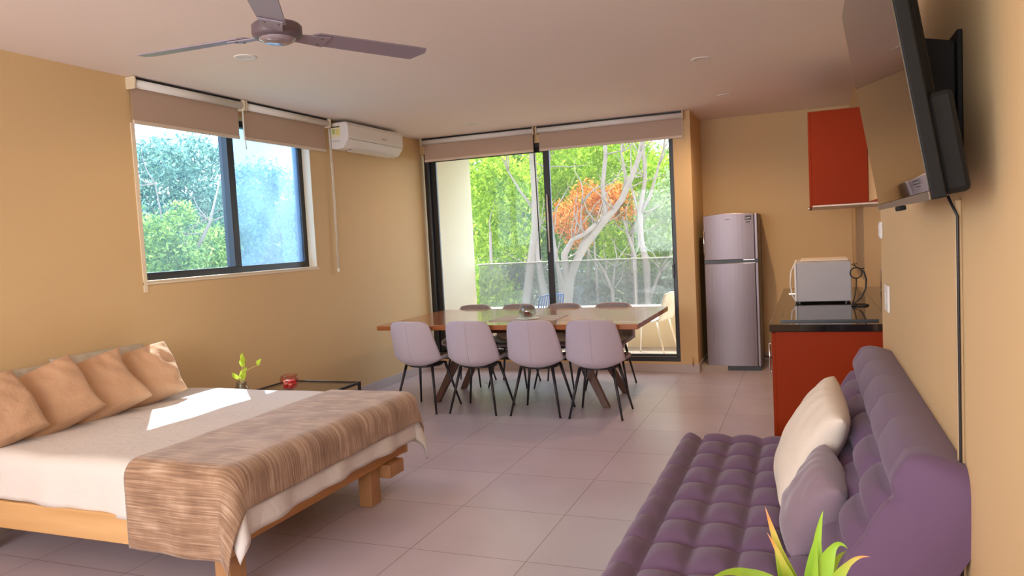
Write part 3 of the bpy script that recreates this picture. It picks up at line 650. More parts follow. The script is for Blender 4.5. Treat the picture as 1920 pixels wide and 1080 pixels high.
# cable cover
cc = thing('cable_cover', 'narrow cream cable cover running down the right wall under the television', 'cable cover', (.34, 2.09, 0))
MB().box(-.014, 0, -.012, .012, .09, 1.49).build('cover', mat('tan_trunking', (.62, .44, .24), .5), cc, bevel=.003)
MB().tube([(-.010, -.017, .09), (-.010, -.016, .8), (-.010, -.017, 1.45), (-.03, -.017, 1.50)], .0035, 8).build('cable', m_black, cc, smooth=True)

# ------------------------------------------------------------------ coffee table
CT = (-3.151, 4.768)   # far right corner
ctb = thing('coffee_table', 'square glass coffee table with thin black metal frame against the left wall', 'table', (-3.62, 4.50, 0))
x0, x1, y0, y1, zt = -.17, .47, -.47, .275, .45
fr_ = MB()
for (a, c) in (((x0, y0), (x1, y0)), ((x1, y0), (x1, y1)), ((x1, y1), (x0, y1)), ((x0, y1), (x0, y0))):
    fr_.box(min(a[0], c[0])-.009, max(a[0], c[0])+.009, min(a[1], c[1])-.009, max(a[1], c[1])+.009, zt-.018, zt)
fr_.build('frame', m_blackm, ctb)
for x in (x0, x1):
    for y in (y0, y1): MB().box(x-.009, x+.009, y-.009, y+.009, 0, zt-.018).build('leg', m_blackm, ctb)
MB().box(x0+.009, x1-.009, y0+.009, y1-.009, zt-.012, zt-.004).build('glass_top', m_tabletop_glass, ctb)
MB().box(x0+.009, x1-.009, y0+.009, y1-.009, .16, .178).build('lower_shelf', wood('shelf_wood', (.30, .12, .05), (.42, .20, .09), 12), ctb)
bk = MB().box(-.13, .13, -.09, .09, 0, .022).build('magazine', mat('pale_paper', (.80, .72, .60), .8), bevel=.002); bk.location = (-3.30, 4.57, .178); tag(bk, 'pale magazine lying on the lower shelf of the coffee table', 'magazine')
rb = thing('red_glass_bowl', 'small round glass bowl of red and pink petals on the coffee table', 'bowl', (-3.43, 4.33, .446))
MB().lathe([(.001, 0), (.03, .0), (.032, .006), (.012, .012), (.010, .02), (.03, .028), (.055, .05), (.066, .08), (.064, .11), (.055, .135), (.052, .135), (.061, .108), (.063, .08), (.052, .053), (.028, .032), (.001, .028)], 40).build('bowl_glass', m_redglass, rb, smooth=True)
for i in range(24):
    a = rnd.uniform(0, 2*PI); lay = i//8; q = rnd.uniform(.005, .038)
    blob((q*math.cos(a), q*math.sin(a), .052+.018*lay), .015).build('petal', m_pink if i % 3 == 0 else m_red, rb, smooth=True)
vs_ = thing('glass_vase', 'clear glass jar vase holding a green pothos cutting beside the bed', 'vase', (-3.665, 4.115, .446))
MB().lathe([(.001, 0), (.045, 0), (.048, .01), (.048, .08), (.036, .095), (.036, .115), (.039, .12), (.033, .12), (.033, .094), (.044, .08), (.044, .012), (.001, .008)], 32).build('jar', m_tint, vs_, smooth=True)
pl = thing('pothos_cutting', 'pothos cutting with yellow green leaves in the glass vase', 'plant', (-3.665, 4.115, .46)); pl.scale = (1.25, 1, 1.04)
MB().tube([(-.01, 0, .0), (.0, 0, .10), (.012, 0, .16), (.02, .0, .20), (.035, 0, .24)], .0035, 6).tube([(.012, 0, .16), (.07, .0, .195), (.12, 0, .215), (.135, 0, .23)], .003, 6).tube([(.0, 0, .10), (-.015, 0, .13)], .003, 6).build('stem', m_stem, pl, smooth=True)
def leaf(b, base, tip, w, droop=.0):
    base = Vector(base); tip = Vector(tip); d = tip-base; side = d.cross(Vector((.2, 1, .1))).normalized()
    n = 8; vs = []; fs = []
    for i in range(n+1):
        t = i/n; c = base+d*t+Vector((0, -.012*math.sin(PI*t), -droop*t*t)); ww = w*math.sin(PI*min(1, t*.9+.1))**.8*(1-.3*t) if i < n else 0
        vs += [c-side*ww, c+Vector((0, .006, 0)), c+side*ww]
    for i in range(n):
        for j in range(2): fs.append((i*3+j, i*3+j+1, (i+1)*3+j+1, (i+1)*3+j))
    b.add(vs, fs)
for bs_, tp, w_ in (((.02, 0, .20), (.035, -.01, .275), .026), ((.035, 0, .235), (.02, .0, .30), .022), ((.12, 0, .215), (.148, 0, .26), .017), ((-.012, 0, .125), (-.06, 0, .165), .022), ((.0, 0, .12), (.045, -.01, .165), .028), ((.005, 0, .14), (.04, .01, .20), .022)):
    b = MB(); leaf(b, bs_, tp, w_); b.build('leaf', m_pothos, pl, smooth=True)

# ------------------------------------------------------------------ cloth over a box
def drape(x0, x1, y0, y1, z, ov, r, step, wav=0, seed=0, lim=None, off=0, uneven=0):
    """cloth over the top rectangle; ov=(x-,x+,y-,y+) lengths hanging over each edge"""
    rr = random.Random(seed); ph = [rr.uniform(0, 6.28) for _ in range(6)]
    sx0, sx1, sy0, sy1 = x0-ov[0], x1+ov[1], y0-ov[2], y1+ov[3]
    nu = int((sx1-sx0)/step)+2; nv = int((sy1-sy0)/step)+2
    def fn(a, c):
        s = sx0+(sx1-sx0)*a; t = sy0+(sy1-sy0)*c
        dx = s-x1 if s > x1 else (s-x0 if s < x0 else 0); dy = t-y1 if t > y1 else (t-y0 if t < y0 else 0)
        L = math.hypot(dx, dy); bx = min(max(s, x0), x1); by = min(max(t, y0), y1)
        wz = .004*math.sin(s*9+ph[0]+2*math.sin(t*3))*math.sin(t*7+ph[1])
        if L < 1e-6: return (s, t, z+off+wz)
        ux, uy = dx/L, dy/L
        if lim: L = min(L, lim)
        q = r*PI/2
        if L < q: an = L/r; out = (r+off)*math.sin(an); dz = r-(r+off)*math.cos(an)
        else:
            out = r+off; dz = r+(L-q)
            h = min(1, (L-q)/.25); wv = wav*h*(math.sin((bx-by)*13+ph[2]+math.atan2(uy, ux)*5)+.6*math.sin((bx+by)*27+ph[3]+math.atan2(uy, ux)*3)+1.2)
            out += wv+.04*h*(abs(ux*uy)*2)
        dz = dz*(1+uneven*math.sin(bx*3.1+by*2.3+ph[4]))
        return (bx+ux*out, by+uy*out, z-dz+wz*max(0, 1-L/.1))
    b = MB().grid(fn, nu, nv)
    return b, nu, nv, (sx0, sx1, sy0, sy1)

# ------------------------------------------------------------------ bed
BX1, BY0, BY1, BZ = -2.26, 2.44, 3.93, .55
bed = thing('bed', 'low honey pine double bed against the left wall', 'bed', (-3.15, 3.18, 0))
ox, oy = 3.15, -3.18
def bbox(name, M, a, b_, c, d_, e, f_, bev=.004): return MB().box(a+ox, b_+ox, c+oy, d_+oy, e, f_).build(name, M, bed, bevel=bev)
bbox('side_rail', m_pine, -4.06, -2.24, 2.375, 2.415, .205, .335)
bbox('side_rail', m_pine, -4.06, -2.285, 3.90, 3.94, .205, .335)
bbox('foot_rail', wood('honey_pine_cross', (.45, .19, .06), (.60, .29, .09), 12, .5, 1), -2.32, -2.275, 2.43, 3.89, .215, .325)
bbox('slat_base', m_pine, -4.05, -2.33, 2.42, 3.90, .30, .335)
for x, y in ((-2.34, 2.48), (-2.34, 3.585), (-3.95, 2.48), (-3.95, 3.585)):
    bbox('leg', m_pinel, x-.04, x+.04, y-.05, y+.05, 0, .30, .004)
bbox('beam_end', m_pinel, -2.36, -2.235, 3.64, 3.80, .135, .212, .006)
bb = MB(); M0 = MB().box(-4.07+ox, -2.26+ox, 2.43+oy, 3.94+oy, .335, .545).build('mattress', mat('mattress_ticking', (.75, .70, .66), .8), bed, bevel=.03, segs=4)
b, nu, nv, rr_ = drape(-4.07, BX1-.02, BY0+.015, BY1-.015, BZ, (0, .295, .25, .33), .05, .022, .012, 3, off=.006, uneven=.06)
sh = b.build('bed_sheet', m_sheet, None, smooth=True, solid=.006, offset=1); tag(sh, 'white cotton sheet spread over the low pine bed', 'bed sheet')
# throw across the foot
b, nu, nv, rr_ = drape(-2.795, BX1-.02, BY0+.015, BY1-.015, BZ, (0, .19, .385, .22), .055, .014, .006, 7, off=.020, uneven=.03)
nu_ = nu; sc = rr_
tr_ = b.build('bed_throw', m_throw, None, smooth=True, solid=.006, offset=1, uvf=lambda i: ((i % nu_)*.014, (i//nu_)*.014)); tag(tr_, 'brown slubbed woven throw laid across the foot of the bed', 'throw')
# (its corners are kept clear of the floor by the drape itself)

# ------------------------------------------------------------------ pillows
def pillow(name, w_, h_, T, M, loc, rot, label, cat, seed=0, pw=.36, parent=None, piping=False, group=None, wk=1):
    rr = random.Random(seed); ph = [rr.uniform(0, 6.28) for _ in range(8)]
    n = 33; b = MB(); vs = []; idx = {}
    def P(i, j, s):
        u = 2*i/(n-1)-1; v = 2*j/(n-1)-1
        eu = 1-abs(u)**2.0; ev_ = 1-abs(v)**2.0
        th_ = T*max(0, eu*ev_)**pw
        x = u*w_/2*(1-.09*(1-v*v)); z = v*h_/2*(1-.09*(1-u*u))
        wr = wk*.006*math.sin(5*u+3*v+ph[0]+s)*math.cos(7*v-2*u+ph[1])+wk*.004*math.sin(13*u*v+9*u+ph[2])
        return (x+.012*math.sin(3*v+ph[3]), s*(th_+wr*min(1, th_/T*2))-.02*math.sin(2*u+ph[4])*.5, z-.02*(u*u)*v)
    for s in (-1, 1):
        for j in range(n):
            for i in range(n):
                e = i in (0, n-1) or j in (0, n-1)
                if e and s == 1: idx[(i, j, s)] = idx[(i, j, -1)]; continue
                idx[(i, j, s)] = len(vs); vs.append(P(i, j, s))
    fs = []
    for s in (-1, 1):
        for j in range(n-1):
            for i in range(n-1):
                q = [idx[(i, j, s)], idx[(i+1, j, s)], idx[(i+1, j+1, s)], idx[(i, j+1, s)]]
                fs.append(tuple(q if s == -1 else reversed(q)))
    b.add(vs, fs); o = b.build(name, M, None, smooth=True, subsurf=1)
    o.rotation_mode = 'XYZ'; o.matrix_world = Matrix.Translation(loc) @ rot
    tag(o, label, cat, group)
    return o
def rotm(az, lean, spin):
    # az: heading of pillow face normal (deg, 0=-Y face). lean back, spin in own plane
    return Matrix.Rotation(R(az), 4, 'Z') @ Matrix.Rotation(R(lean), 4, 'X') @ Matrix.Rotation(R(spin), 4, 'Y')
GP = 'sand coloured pillows along the head of the bed'
pillow('pillow', .49, .41, .105, m_pillow, (-3.80, 2.46, .712), rotm(60, -34, -20), 'sand coloured pillow nearest the camera, cut off by the left edge of the picture', 'pillow', 1, group=GP)
pillow('pillow', .49, .41, .105, m_pillow, (-3.82, 2.80, .712), rotm(58, -32, -24), 'sand coloured pillow second from the left with a tall pointed corner', 'pillow', 2, group=GP)
pillow('pillow', .49, .41, .105, m_pillow, (-3.83, 3.11, .714), rotm(58, -32, -20), 'sand coloured pillow third from the left, creased at its lower corner', 'pillow', 3, group=GP)
pillow('pillow', .46, .40, .10, m_pillow, (-3.85, 3.46, .718), rotm(58, -30, -14), 'sand coloured pillow at the far side of the bed with a bright sun patch', 'pillow', 4, group=GP)
GQ = 'pale woven pillows behind the sand coloured ones'
pillow('pillow', .60, .38, .07, m_pillowb, (-3.985, 2.70, .722), rotm(86, -14, 0), 'pale woven pillow against the wall, behind the second sand pillow from the left', 'pillow', 5, group=GQ)
pillow('pillow', .62, .40, .07, m_pillowb, (-3.985, 3.33, .735), rotm(86, -14, 0), 'pale woven pillow against the wall, behind the two far sand pillows', 'pillow', 6, group=GQ)

# ------------------------------------------------------------------ sofa bed
def slab(nx, ny, LX, LY, T, r, tx, ty, amp, edge, bw=.14):
    """tufted pad: top face at z=0..; tx,ty tuft counts inside the edge band"""
    step = .0125
    ov = T
    def h(x, y):  # x in 0..LX, y in 0..LY
        ix = (x-edge[0])/((LX-edge[0]-edge[1])/tx); iy = (y-edge[2])/((LY-edge[2]-edge[3])/ty)
        def f(t, n_):
            if t < 0: return min(1, -t*1.0)*.9 if -t < 1 else 1
            if t > n_: return min(1, t-n_)
            return 0
        def wv(t, n_):
            if t < 0: return math.sin(min(PI/2, -t*PI*.9))**.6 if -t > 0 else 0
            if t > n_: return math.sin(min(PI/2, (t-n_)*PI*.9))**.6
            return abs(math.sin(PI*t))**.48
        a_, b_ = wv(ix, tx), wv(iy, ty)
        if ix < 0 or ix > tx: return amp*a_*(1-bw+bw*b_)
        if iy < 0 or iy > ty: return amp*b_*(1-bw+bw*a_)
        return amp*(min(a_, b_)*.45+a_*b_*.55)
    x0, x1, y0, y1 = r, LX-r, r, LY-r; q = r*PI/2; lim = q+T-r
    sx0, sx1, sy0, sy1 = x0-lim, x1+lim, y0-lim, y1+lim
    nu = int((sx1-sx0)/step)+2; nv = int((sy1-sy0)/step)+2
    def fn(a, c):
        s = sx0+(sx1-sx0)*a; t = sy0+(sy1-sy0)*c
        dx = s-x1 if s > x1 else (s-x0 if s < x0 else 0); dy = t-y1 if t > y1 else (t-y0 if t < y0 else 0)
        L = min(max(abs(dx), abs(dy)), lim); l2 = math.hypot(dx, dy); bx = min(max(s, x0), x1); by = min(max(t, y0), y1)
        if l2 < 1e-6: return (s, t, h(s, t))
        ux, uy = dx/l2, dy/l2
        if L < q: an = L/r; out = r*math.sin(an); dz = r*(1-math.cos(an))
        else: out = r; dz = r+(L-q)
        px, py = bx+ux*out, by+uy*out
        hh = h(px, py)*max(0, 1-dz/(r*.9)); bul = .012*math.sin(PI*min(1, dz/T))
        return (px+ux*bul, py+uy*bul, hh-dz)
    return MB().grid(fn, nu, nv), nu, nv, (sx0, sy0, T)
sf = thing('sofa_bed', 'purple tufted click clack sofa bed along the right wall', 'sofa', (0, 0, 0))
sf.location = (-.15, 2.9, 0)
LX, LY = .70, 1.93
b, *_ = slab(0, 0, LX, LY, .15, .06, 4, 8, .050, (.115, .02, .13, .13), .45)
b.v = [(x-.635+.15, y+1.93-2.9, z+.39) for x, y, z in b.v]
b.box(-.485+.035, .215-.035, -.97+.035, .96-.035, .235, .26)
b.build('seat_cushion', m_purple, sf, smooth=True)
b, *_ = slab(0, 0, .52, LY-.06, .17, .05, 2, 5, .060, (.14, .16, .12, .12))
lean = R(60)
# local x -> up the back, local z -> out of its front face
ux = Vector((math.cos(lean), 0, math.sin(lean))); nz_ = Vector((-math.sin(lean), 0, math.cos(lean)))
base = Vector((.02+.15, 2.02-2.9, .42))
def bk_(v): x, y, z = v; return tuple(base+ux*x+Vector((0, y, 0))+nz_*z)
b.box(.04, .48, .04, LY-.10, -.175, -.15); b.v = [bk_(v) for v in b.v]
b.build('backrest', m_purple, sf, smooth=True)
MB().box(-.44, .28, -.90, .88, .17, .235).build('base_frame', m_tvback, sf, bevel=.01)
for x in (-.40, .22):
    for y in (-.80, .78): MB().tube([(x, y, .18), (x, y, 0)], [.022, .015], 12).build('leg', m_chrome, sf, smooth=True)
pillow('cushion', .46, .46, .085, m_cream, (-.015, 3.00, .635), rotm(-86, -29, 9) , 'large cream woven cushion leaning on the purple sofa back', 'cushion', 11, wk=.35)
pillow('cushion', .34, .33, .085, mat('mauve_grey_velour', (.26, .18, .22), .85, sheen=.4), (-.01, 2.60, .540), rotm(-76, -24, 12), 'small mauve grey cushion in front of the cream cushion on the sofa', 'cushion', 12, wk=.5)

# ------------------------------------------------------------------ foreground plant
pt = thing('potted_plant', 'lime green pointed leaves of a potted plant in front of the sofa', 'plant', (-.01, 1.12, .76))
MB().lathe([(.001, 0), (.045, 0), (.06, .09), (.063, .10), (.056, .10), (.054, .085), (.001, .085)], 32).build('pot', m_water, pt, smooth=True)
m_dracg = mat('plain_lime_leaf', (.26, .44, .03), .4, var=(30, .2))
def blade(base, mid, tip, w_, nrm=(0, -1, 0), M=m_drac):
    base, mid, tip = Vector(base), Vector(mid), Vector(tip); n = 18; vs = []; uvs = []
    for i in range(n+1):
        t = i/n; c = (1-t)**2*base+2*t*(1-t)*mid+t*t*tip; d = (2*(1-t)*(mid-base)+2*t*(tip-mid)).normalized()
        s = d.cross(Vector(nrm)).normalized(); ww = 1.5*w_*(.55+.45*math.sin(PI*min(1, t*1.5)))*(1-t**2.2)
        vs += [c-s*ww, c+Vector(nrm)*-.2*ww, c+s*ww]; uvs += [(0, t), (.5, t), (1, t)]
    fs = [(i*3+j, i*3+j+1, (i+1)*3+j+1, (i+1)*3+j) for i in range(n) for j in range(2)]
    o = MB().add(vs, fs).build('leaf', M, pt, smooth=True, uvf=lambda k: uvs[k]); return o
Bz = .10
for mid, tip, w_ in (((-.035, 0, .20), (-.058, -.01, .292), .012), ((-.025, -.01, .20), (-.056, -.02, .258), .009), ((.004, .01, .23), (.019, .01, .285), .011), ((.006, 0, .18), (.009, -.005, .245), .0085),
                     ((.02, .0, .275), (.050, .01, .232), .010), ((.035, .0, .235), (.077, -.01, .232), .008), ((-.06, -.05, .25), (-.125, -.12, .225), .016), ((.0, -.03, .19), (-.03, -.06, .20), .014), ((.02, .04, .2), (.05, .08, .2), .012)):
    blade((0, 0, Bz-.02), mid, tip, w_, M=m_drac if tip[0] in (-.058, -.056, .077) else m_dracg)
ps = thing('plant_stand', 'small round white stand under the potted plant in the foreground', 'stand', (-.01, 1.12, 0))
MB().lathe([(.001, .74), (.12, .74), (.125, .75), (.12, .76), (.001, .76)], 40).build('stand_top', m_white, ps, smooth=True)
MB().tube([(0, 0, .02), (0, 0, .742)], .018, 16).build('pole', m_white, ps, smooth=True)
MB().lathe([(.001, .0), (.13, 0), (.13, .012), (.03, .025), (.001, .025)], 40).build('base', m_white, ps, smooth=True)

# ------------------------------------------------------------------ outdoors
gd = MB().box(-60, 30, 9.6, 90, -3.2, -3.0).box(-60, XL-.6, -30, 9.6, -3.2, -3.0).build('ground', m_ground); struct(gd)
rng = np.random.default_rng(5)
def foliage(name, M, parent, blobs, n, size, off=Vector((0, 0, 0))):
    """leaf blades scattered in clumps through the crown"""
    bc = np.array([b_[0] for b_ in blobs], float)-np.array(off); br = np.array([b_[1] for b_ in blobs], float)
    wt = br**2; wt /= wt.sum(); k = rng.choice(len(blobs), n//12+1, p=wt)
    d = rng.normal(size=(len(k), 3)); d /= np.linalg.norm(d, axis=1)[:, None]
    rad = rng.uniform(.35, 1.0, len(k))**.6
    cl = bc[k]+d*(br[k]*rad)[:, None]*np.array([1, 1, .85])
    c = np.repeat(cl, 12, 0)[:n]+rng.normal(scale=size*1.5, size=(n, 3))
    a = rng.normal(size=(n, 3)); a /= np.linalg.norm(a, axis=1)[:, None]
    t = rng.normal(size=(n, 3)); b_ = np.cross(a, t); b_ /= np.linalg.norm(b_, axis=1)[:, None]
    s = size*rng.uniform(.6, 1.3, n)[:, None]
    V = np.stack([c-a*s, c+b_*s*.42, c+a*s, c-b_*s*.42], 1).reshape(-1, 3)
    me = bpy.data.meshes.new(name); me.vertices.add(4*n); me.vertices.foreach_set('co', V.ravel())
    me.loops.add(4*n); me.loops.foreach_set('vertex_index', np.arange(4*n, dtype=np.int32)); me.polygons.add(n)
    me.polygons.foreach_set('loop_start', np.arange(0, 4*n, 4, dtype=np.int32)); me.update(); me.validate()
    me.materials.append(M); o = bpy.data.objects.new(name, me); C.objects.link(o); o.parent = parent; return o
def tree(lab, loc, limbs, blobs, M, n, size, cat='tree', name='tree', group=None):
    t = thing(name, lab, cat, loc, 0, group); L = Vector(loc)
    for j, (pts, r0, r1) in enumerate(limbs):
        p = [Vector(q)-L for q in pts]
        # smooth path with small kinks
        rad = [.8*(r0+(r1-r0)*i/(len(p)-1))*rnd.uniform(.82, 1.15) for i in range(len(p))]
        MB().tube(p, rad, 9).build('trunk' if j == 0 else 'branch', m_bark, t, smooth=True)
    tw = MB()
    for pts, r0, r1 in limbs:                      # thin crooked side twigs
        for q in range(9 if len(pts) > 5 else 4):
            i = rnd.randrange(max(1, len(pts)//2), len(pts)); p = Vector(pts[i])-L; d = Vector((rnd.uniform(-1, 1), rnd.uniform(-.6, .6), rnd.uniform(-.1, 1))).normalized()
            ch_ = [p]
            for k in range(5):
                d = (d+Vector((rnd.uniform(-.45, .45), rnd.uniform(-.45, .45), rnd.uniform(-.2, .5)))).normalized(); p = p+d*rnd.uniform(.10, .2); ch_.append(p)
            tw.tube(ch_, [.013, .011, .009, .007, .005, .003], 5)
    tw.build('twigs', m_bark, t, smooth=True)
    if n: foliage('foliage', M, t, blobs, n, size, L)
    return t
# trees standing beyond the balcony, with pale bark
tree('large pale barked tree forking behind the right pane of the sliding door', (-3.63, 11.5, -3.0),
     [([(-3.63, 11.5, -3), (-3.66, 11.5, -1), (-3.64, 11.5, .29), (-3.55, 11.5, .80), (-3.42, 11.5, 1.06), (-3.29, 11.5, 1.30), (-2.97, 11.5, 1.66), (-2.80, 11.5, 1.80), (-2.66, 11.5, 1.97), (-2.48, 11.5, 2.32), (-2.35, 11.5, 2.63), (-2.2, 11.5, 3.4)], .13, .035),
      ([(-3.58, 11.5, .62), (-3.60, 11.45, .95), (-3.585, 11.4, 1.18), (-3.44, 11.4, 1.40), (-3.25, 11.4, 1.47), (-3.06, 11.45, 1.62)], .07, .045),
      ([(-2.97, 11.5, 1.64), (-2.92, 11.5, 1.80), (-2.95, 11.5, 2.19), (-2.88, 11.5, 2.67), (-2.9, 11.5, 3.4)], .06, .03),
      ([(-2.66, 11.5, 1.97), (-2.60, 11.6, 2.3), (-2.66, 11.6, 2.7), (-2.6, 11.6, 3.2)], .035, .015),
      ([(-3.40, 11.42, 1.38), (-3.30, 11.4, 1.62), (-3.27, 11.4, 1.95)], .022, .008)],
     [((-3.0, 12.0, 3.9), 1.0), ((-2.3, 12.2, 3.7), .8)], m_leafC, 1800, .05)
tree('pale barked tree rising just left of the door mullion', (-4.5, 12.0, -3.0),
     [([(-4.6, 12, -3), (-4.56, 12, -1), (-4.51, 12, .30), (-4.38, 12, .97), (-4.25, 12, 1.6), (-4.24, 12, 2.3), (-4.25, 12, 2.84), (-4.2, 12, 3.6)], .12, .06),
      ([(-4.10, 12.1, -1), (-4.16, 12.1, .3), (-4.24, 12.05, .9), (-4.27, 12, 1.5)], .09, .07),
      ([(-4.25, 12, 1.9), (-4.5, 12, 2.25), (-4.7, 12, 2.6), (-4.85, 12, 3.0)], .035, .015)],
     [((-4.7, 12.3, 3.3), .8), ((-4.2, 12.4, 3.9), .8)], m_leafA, 2200, .05)
tree('slim pale trunk leaning just right of the door mullion', (-3.9, 12.0, -3.0),
     [([(-3.88, 12, -3), (-3.89, 12, -1), (-3.84, 12, .29), (-3.86, 12, .7), (-3.90, 12, .96), (-3.97, 12, 1.49), (-3.99, 12, 1.85), (-4.0, 12, 2.6)], .08, .035)],
     [((-3.9, 12.3, 3.2), .6)], m_leafA, 1200, .05)
tree('forked pale tree near the right edge of the sliding door', (-2.52, 12.5, -3.0),
     [([(-2.5, 12.5, -3), (-2.5, 12.5, -1), (-2.52, 12.5, .2), (-2.52, 12.5, .88), (-2.59, 12.5, 1.33), (-2.59, 12.5, 1.77), (-2.48, 12.5, 2.37), (-2.5, 12.5, 2.81), (-2.45, 12.5, 3.4)], .085, .035),
      ([(-2.59, 12.5, 1.77), (-2.42, 12.5, 2.02), (-2.25, 12.5, 2.53), (-2.16, 12.5, 2.78), (-2.1, 12.5, 3.2)], .045, .015),
      ([(-2.55, 12.5, .2), (-2.40, 12.45, .55), (-2.28, 12.4, .80), (-2.12, 12.4, .95)], .035, .02),
      ([(-2.59, 12.5, 1.7), (-2.72, 12.5, 2.2), (-2.70, 12.5, 2.9)], .03, .012)],
     [((-2.3, 12.9, 3.6), .7)], m_leafC, 1500, .045)
tree('thin pale trunk left of the forked tree behind the right pane', (-2.83, 13.0, -3.0),
     [([(-2.84, 13, -3), (-2.84, 13, -1), (-2.83, 13, .17), (-2.82, 13, 1.05), (-2.92, 13, 1.43), (-3.0, 13, 1.75)], .07, .02)],
     [((-2.9, 13.4, 1.9), .35)], m_leafB, 400, .045)
tree('dead pale branching trunk low behind the balustrade right pane', (-3.2, 12.6, -3.0),
     [([(-3.15, 12.6, -3), (-3.14, 12.6, -.2), (-3.14, 12.6, .5), (-3.25, 12.6, .78), (-3.4, 12.6, 1.05)], .05, .02), ([(-3.14, 12.6, .5), (-3.08, 12.6, .9)], .03, .012)], [], m_leafE, 0, .04)
tree('orange leaved tree behind the right pane of the sliding door', (-3.5, 13.2, -3.0),
     [([(-3.6, 13.2, -3), (-3.55, 13.2, 0), (-3.6, 13.2, 1.8)], .06, .02)],
     [((-4.05, 13.2, 1.80), .38), ((-3.70, 13.2, 2.12), .34), ((-3.35, 13.3, 1.98), .34), ((-3.05, 13.2, 1.92), .30), ((-3.85, 13.2, 1.45), .25), ((-3.10, 13.2, 2.2), .2)], m_leafO, 5200, .035)
A = 'leafy trees beyond the balcony'
G = [('bright green leafy tree beside the cream balcony wall', (-5.9, 13.0), [((-5.75, 13, 2.9), .75), ((-5.3, 13, 2.3), .7), ((-5.95, 13, 1.7), .75), ((-5.2, 13.1, 1.5), .55), ((-5.6, 13, .95), .35)], m_leafA, 9000, .05),
     ('bushy yellow green shrub low behind the left balustrade glass', (-5.2, 12.2), [((-5.15, 12.2, .45), .42), ((-5.35, 12.1, .85), .3), ((-4.95, 12.1, .1), .4)], m_leafA, 3500, .045),
     ('bright lime tree crown above the orange foliage', (-4.0, 14.2), [((-4.1, 14.2, 2.9), .7), ((-4.75, 14.2, 2.7), .6), ((-3.3, 14.2, 3.1), .6), ((-4.5, 14.2, 2.0), .5)], m_leafA, 8000, .05),
     ('mid green tree between the pale trunks behind the right pane', (-3.3, 14.6), [((-3.3, 14.6, 1.3), .6), ((-2.7, 14.6, 1.2), .55), ((-2.7, 14.6, 2.5), .55), ((-3.2, 14.7, 2.2), .5)], m_leafA, 6500, .05),
     ('pale green airy tree at the right edge of the sliding door', (-2.2, 14.0), [((-2.1, 14.0, 2.1), .6), ((-2.3, 14.1, 1.4), .55), ((-2.2, 14, .8), .4), ((-2.0, 14.2, 2.6), .4)], m_leafC, 6500, .045),
     ('tall mid green tree filling the left pane behind the bright tree', (-6.3, 16.0), [((-6.8, 16, 3.0), 1.3), ((-5.6, 16, 2.2), 1.2), ((-6.4, 16, 1.0), 1.0), ((-5.2, 16, 3.5), .9)], m_leafB, 12000, .07),
     ('shaded green tree behind the orange foliage', (-4.4, 17.0), [((-4.9, 17, 2.4), 1.2), ((-4.0, 17, 1.1), 1.1), ((-5.4, 17, .8), 1.0), ((-3.4, 17, 2.6), 1.0)], m_leafB, 12000, .07),
     ('pale green tree far behind the forked trunk', (-3.0, 18.0), [((-3.1, 18, 2.0), 1.2), ((-3.4, 18, .6), 1.0), ((-2.5, 18, .9), .8), ((-2.4, 18, 2.5), .6)], m_leafC, 9000, .07),
     ('dusty grey green brush low behind the right balustrade glass', (-3.0, 13.6), [((-3.3, 13.6, .35), .6), ((-2.6, 13.6, .3), .55), ((-3.9, 13.6, .3), .5), ((-2.1, 13.7, .25), .4)], m_leafE, 7500, .045),
     ('dark brush low behind the left balustrade glass', (-5.4, 14.5), [((-5.9, 14.5, .4), .7), ((-5.0, 14.5, .3), .7), ((-4.4, 14.5, .3), .5)], m_leafE, 6000, .05),
     ('wide dark green tree belt crown furthest back at left', (-8.0, 24.0), [((-9.5, 24, 2.2), 2.4), ((-7.0, 24, 2.2), 2.4), ((-8.2, 24, 4.0), 1.6)], m_leafB, 9000, .14),
     ('wide dark green tree belt crown furthest back at right', (-4.5, 24.5), [((-5.2, 24.5, 2.0), 2.2), ((-3.4, 24.5, 1.3), 1.8), ((-6.5, 24.5, 3.6), 1.5)], m_leafB, 8000, .14)]
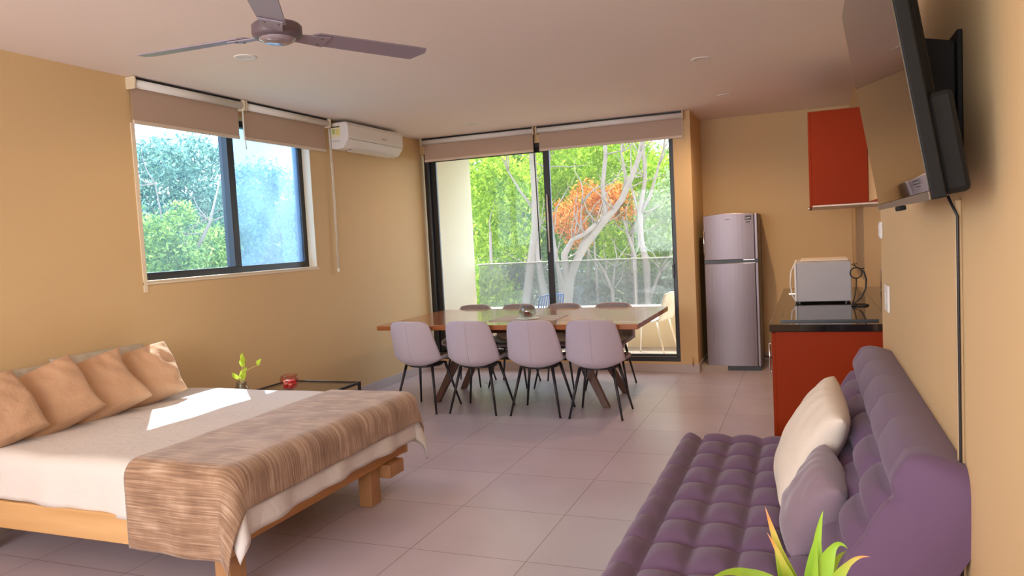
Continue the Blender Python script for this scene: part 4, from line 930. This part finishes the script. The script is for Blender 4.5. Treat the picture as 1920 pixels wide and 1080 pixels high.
for lab, (x, y), bl_, M_, n_, s_ in G:
    tree(lab, (x, y, -3.0), [([(x, y, -3), (x+.05, y, -1), (x, y, .5), (x+.03, y, 1.6)], .09, .03)], bl_, M_, n_, s_, group=A)
# trees outside the left window
B_ = 'leafy trees outside the left window'
G2 = [('sunlit yellow green bush low in the near pane of the left window', (-9.5, 9.6), [((-9.5, 8.9, 1.75), .45), ((-9.4, 9.3, 1.3), .45), ((-9.6, 10.2, 1.7), .3), ((-9.4, 9.9, 1.25), .4), ((-9.4, 9.5, 2.1), .2)], m_leafF, 7000, .045),
      ('bluish green tree high in the near pane of the left window', (-11.5, 11.5), [((-11.5, 11.0, 3.1), .75), ((-11.6, 12.2, 3.4), .6), ((-11.4, 12.0, 2.4), .7), ((-11.5, 10.8, 2.0), .6), ((-11.5, 13.2, 2.5), .5)], m_leafD, 11000, .05),
      ('pale bluish tree behind the hazy far pane of the left window', (-12.5, 16.2), [((-12.5, 16.0, 2.6), 1.0), ((-12.5, 15.0, 3.1), .7), ((-12.5, 17.2, 2.2), 1.0), ((-12.5, 15.6, 1.3), .7)], m_leafD, 12000, .055),
      ('dark green tree low behind the bush outside the left window', (-12.5, 12.8), [((-12.6, 12.4, 1.4), .9), ((-12.5, 13.7, 1.6), .8), ((-12.7, 15.0, 1.0), .8)], m_leafB, 7000, .08),
      ('distant bluish tree crown furthest back outside the left window', (-18.0, 19.0), [((-18, 17.5, 2.0), 1.5), ((-18, 20.5, 2.6), 1.6), ((-18, 23.5, 2.0), 1.6), ((-18, 18.0, 4.3), .9)], m_leafD, 7000, .13)]
for lab, (x, y), bl_, M_, n_, s_ in G2:
    tree(lab, (x, y, -3.0), [([(x, y, -3), (x+.05, y, -1), (x, y, .5), (x+.03, y, 1.8)], .09, .03), ([(x, y, 1.2), (x+.1, y+.5, 2.0), (x, y+.9, 2.7)], .04, .015), ([(x, y, 1.0), (x, y-.4, 1.9), (x, y-.5, 2.6)], .04, .012)], bl_, M_, n_, s_, group=B_)
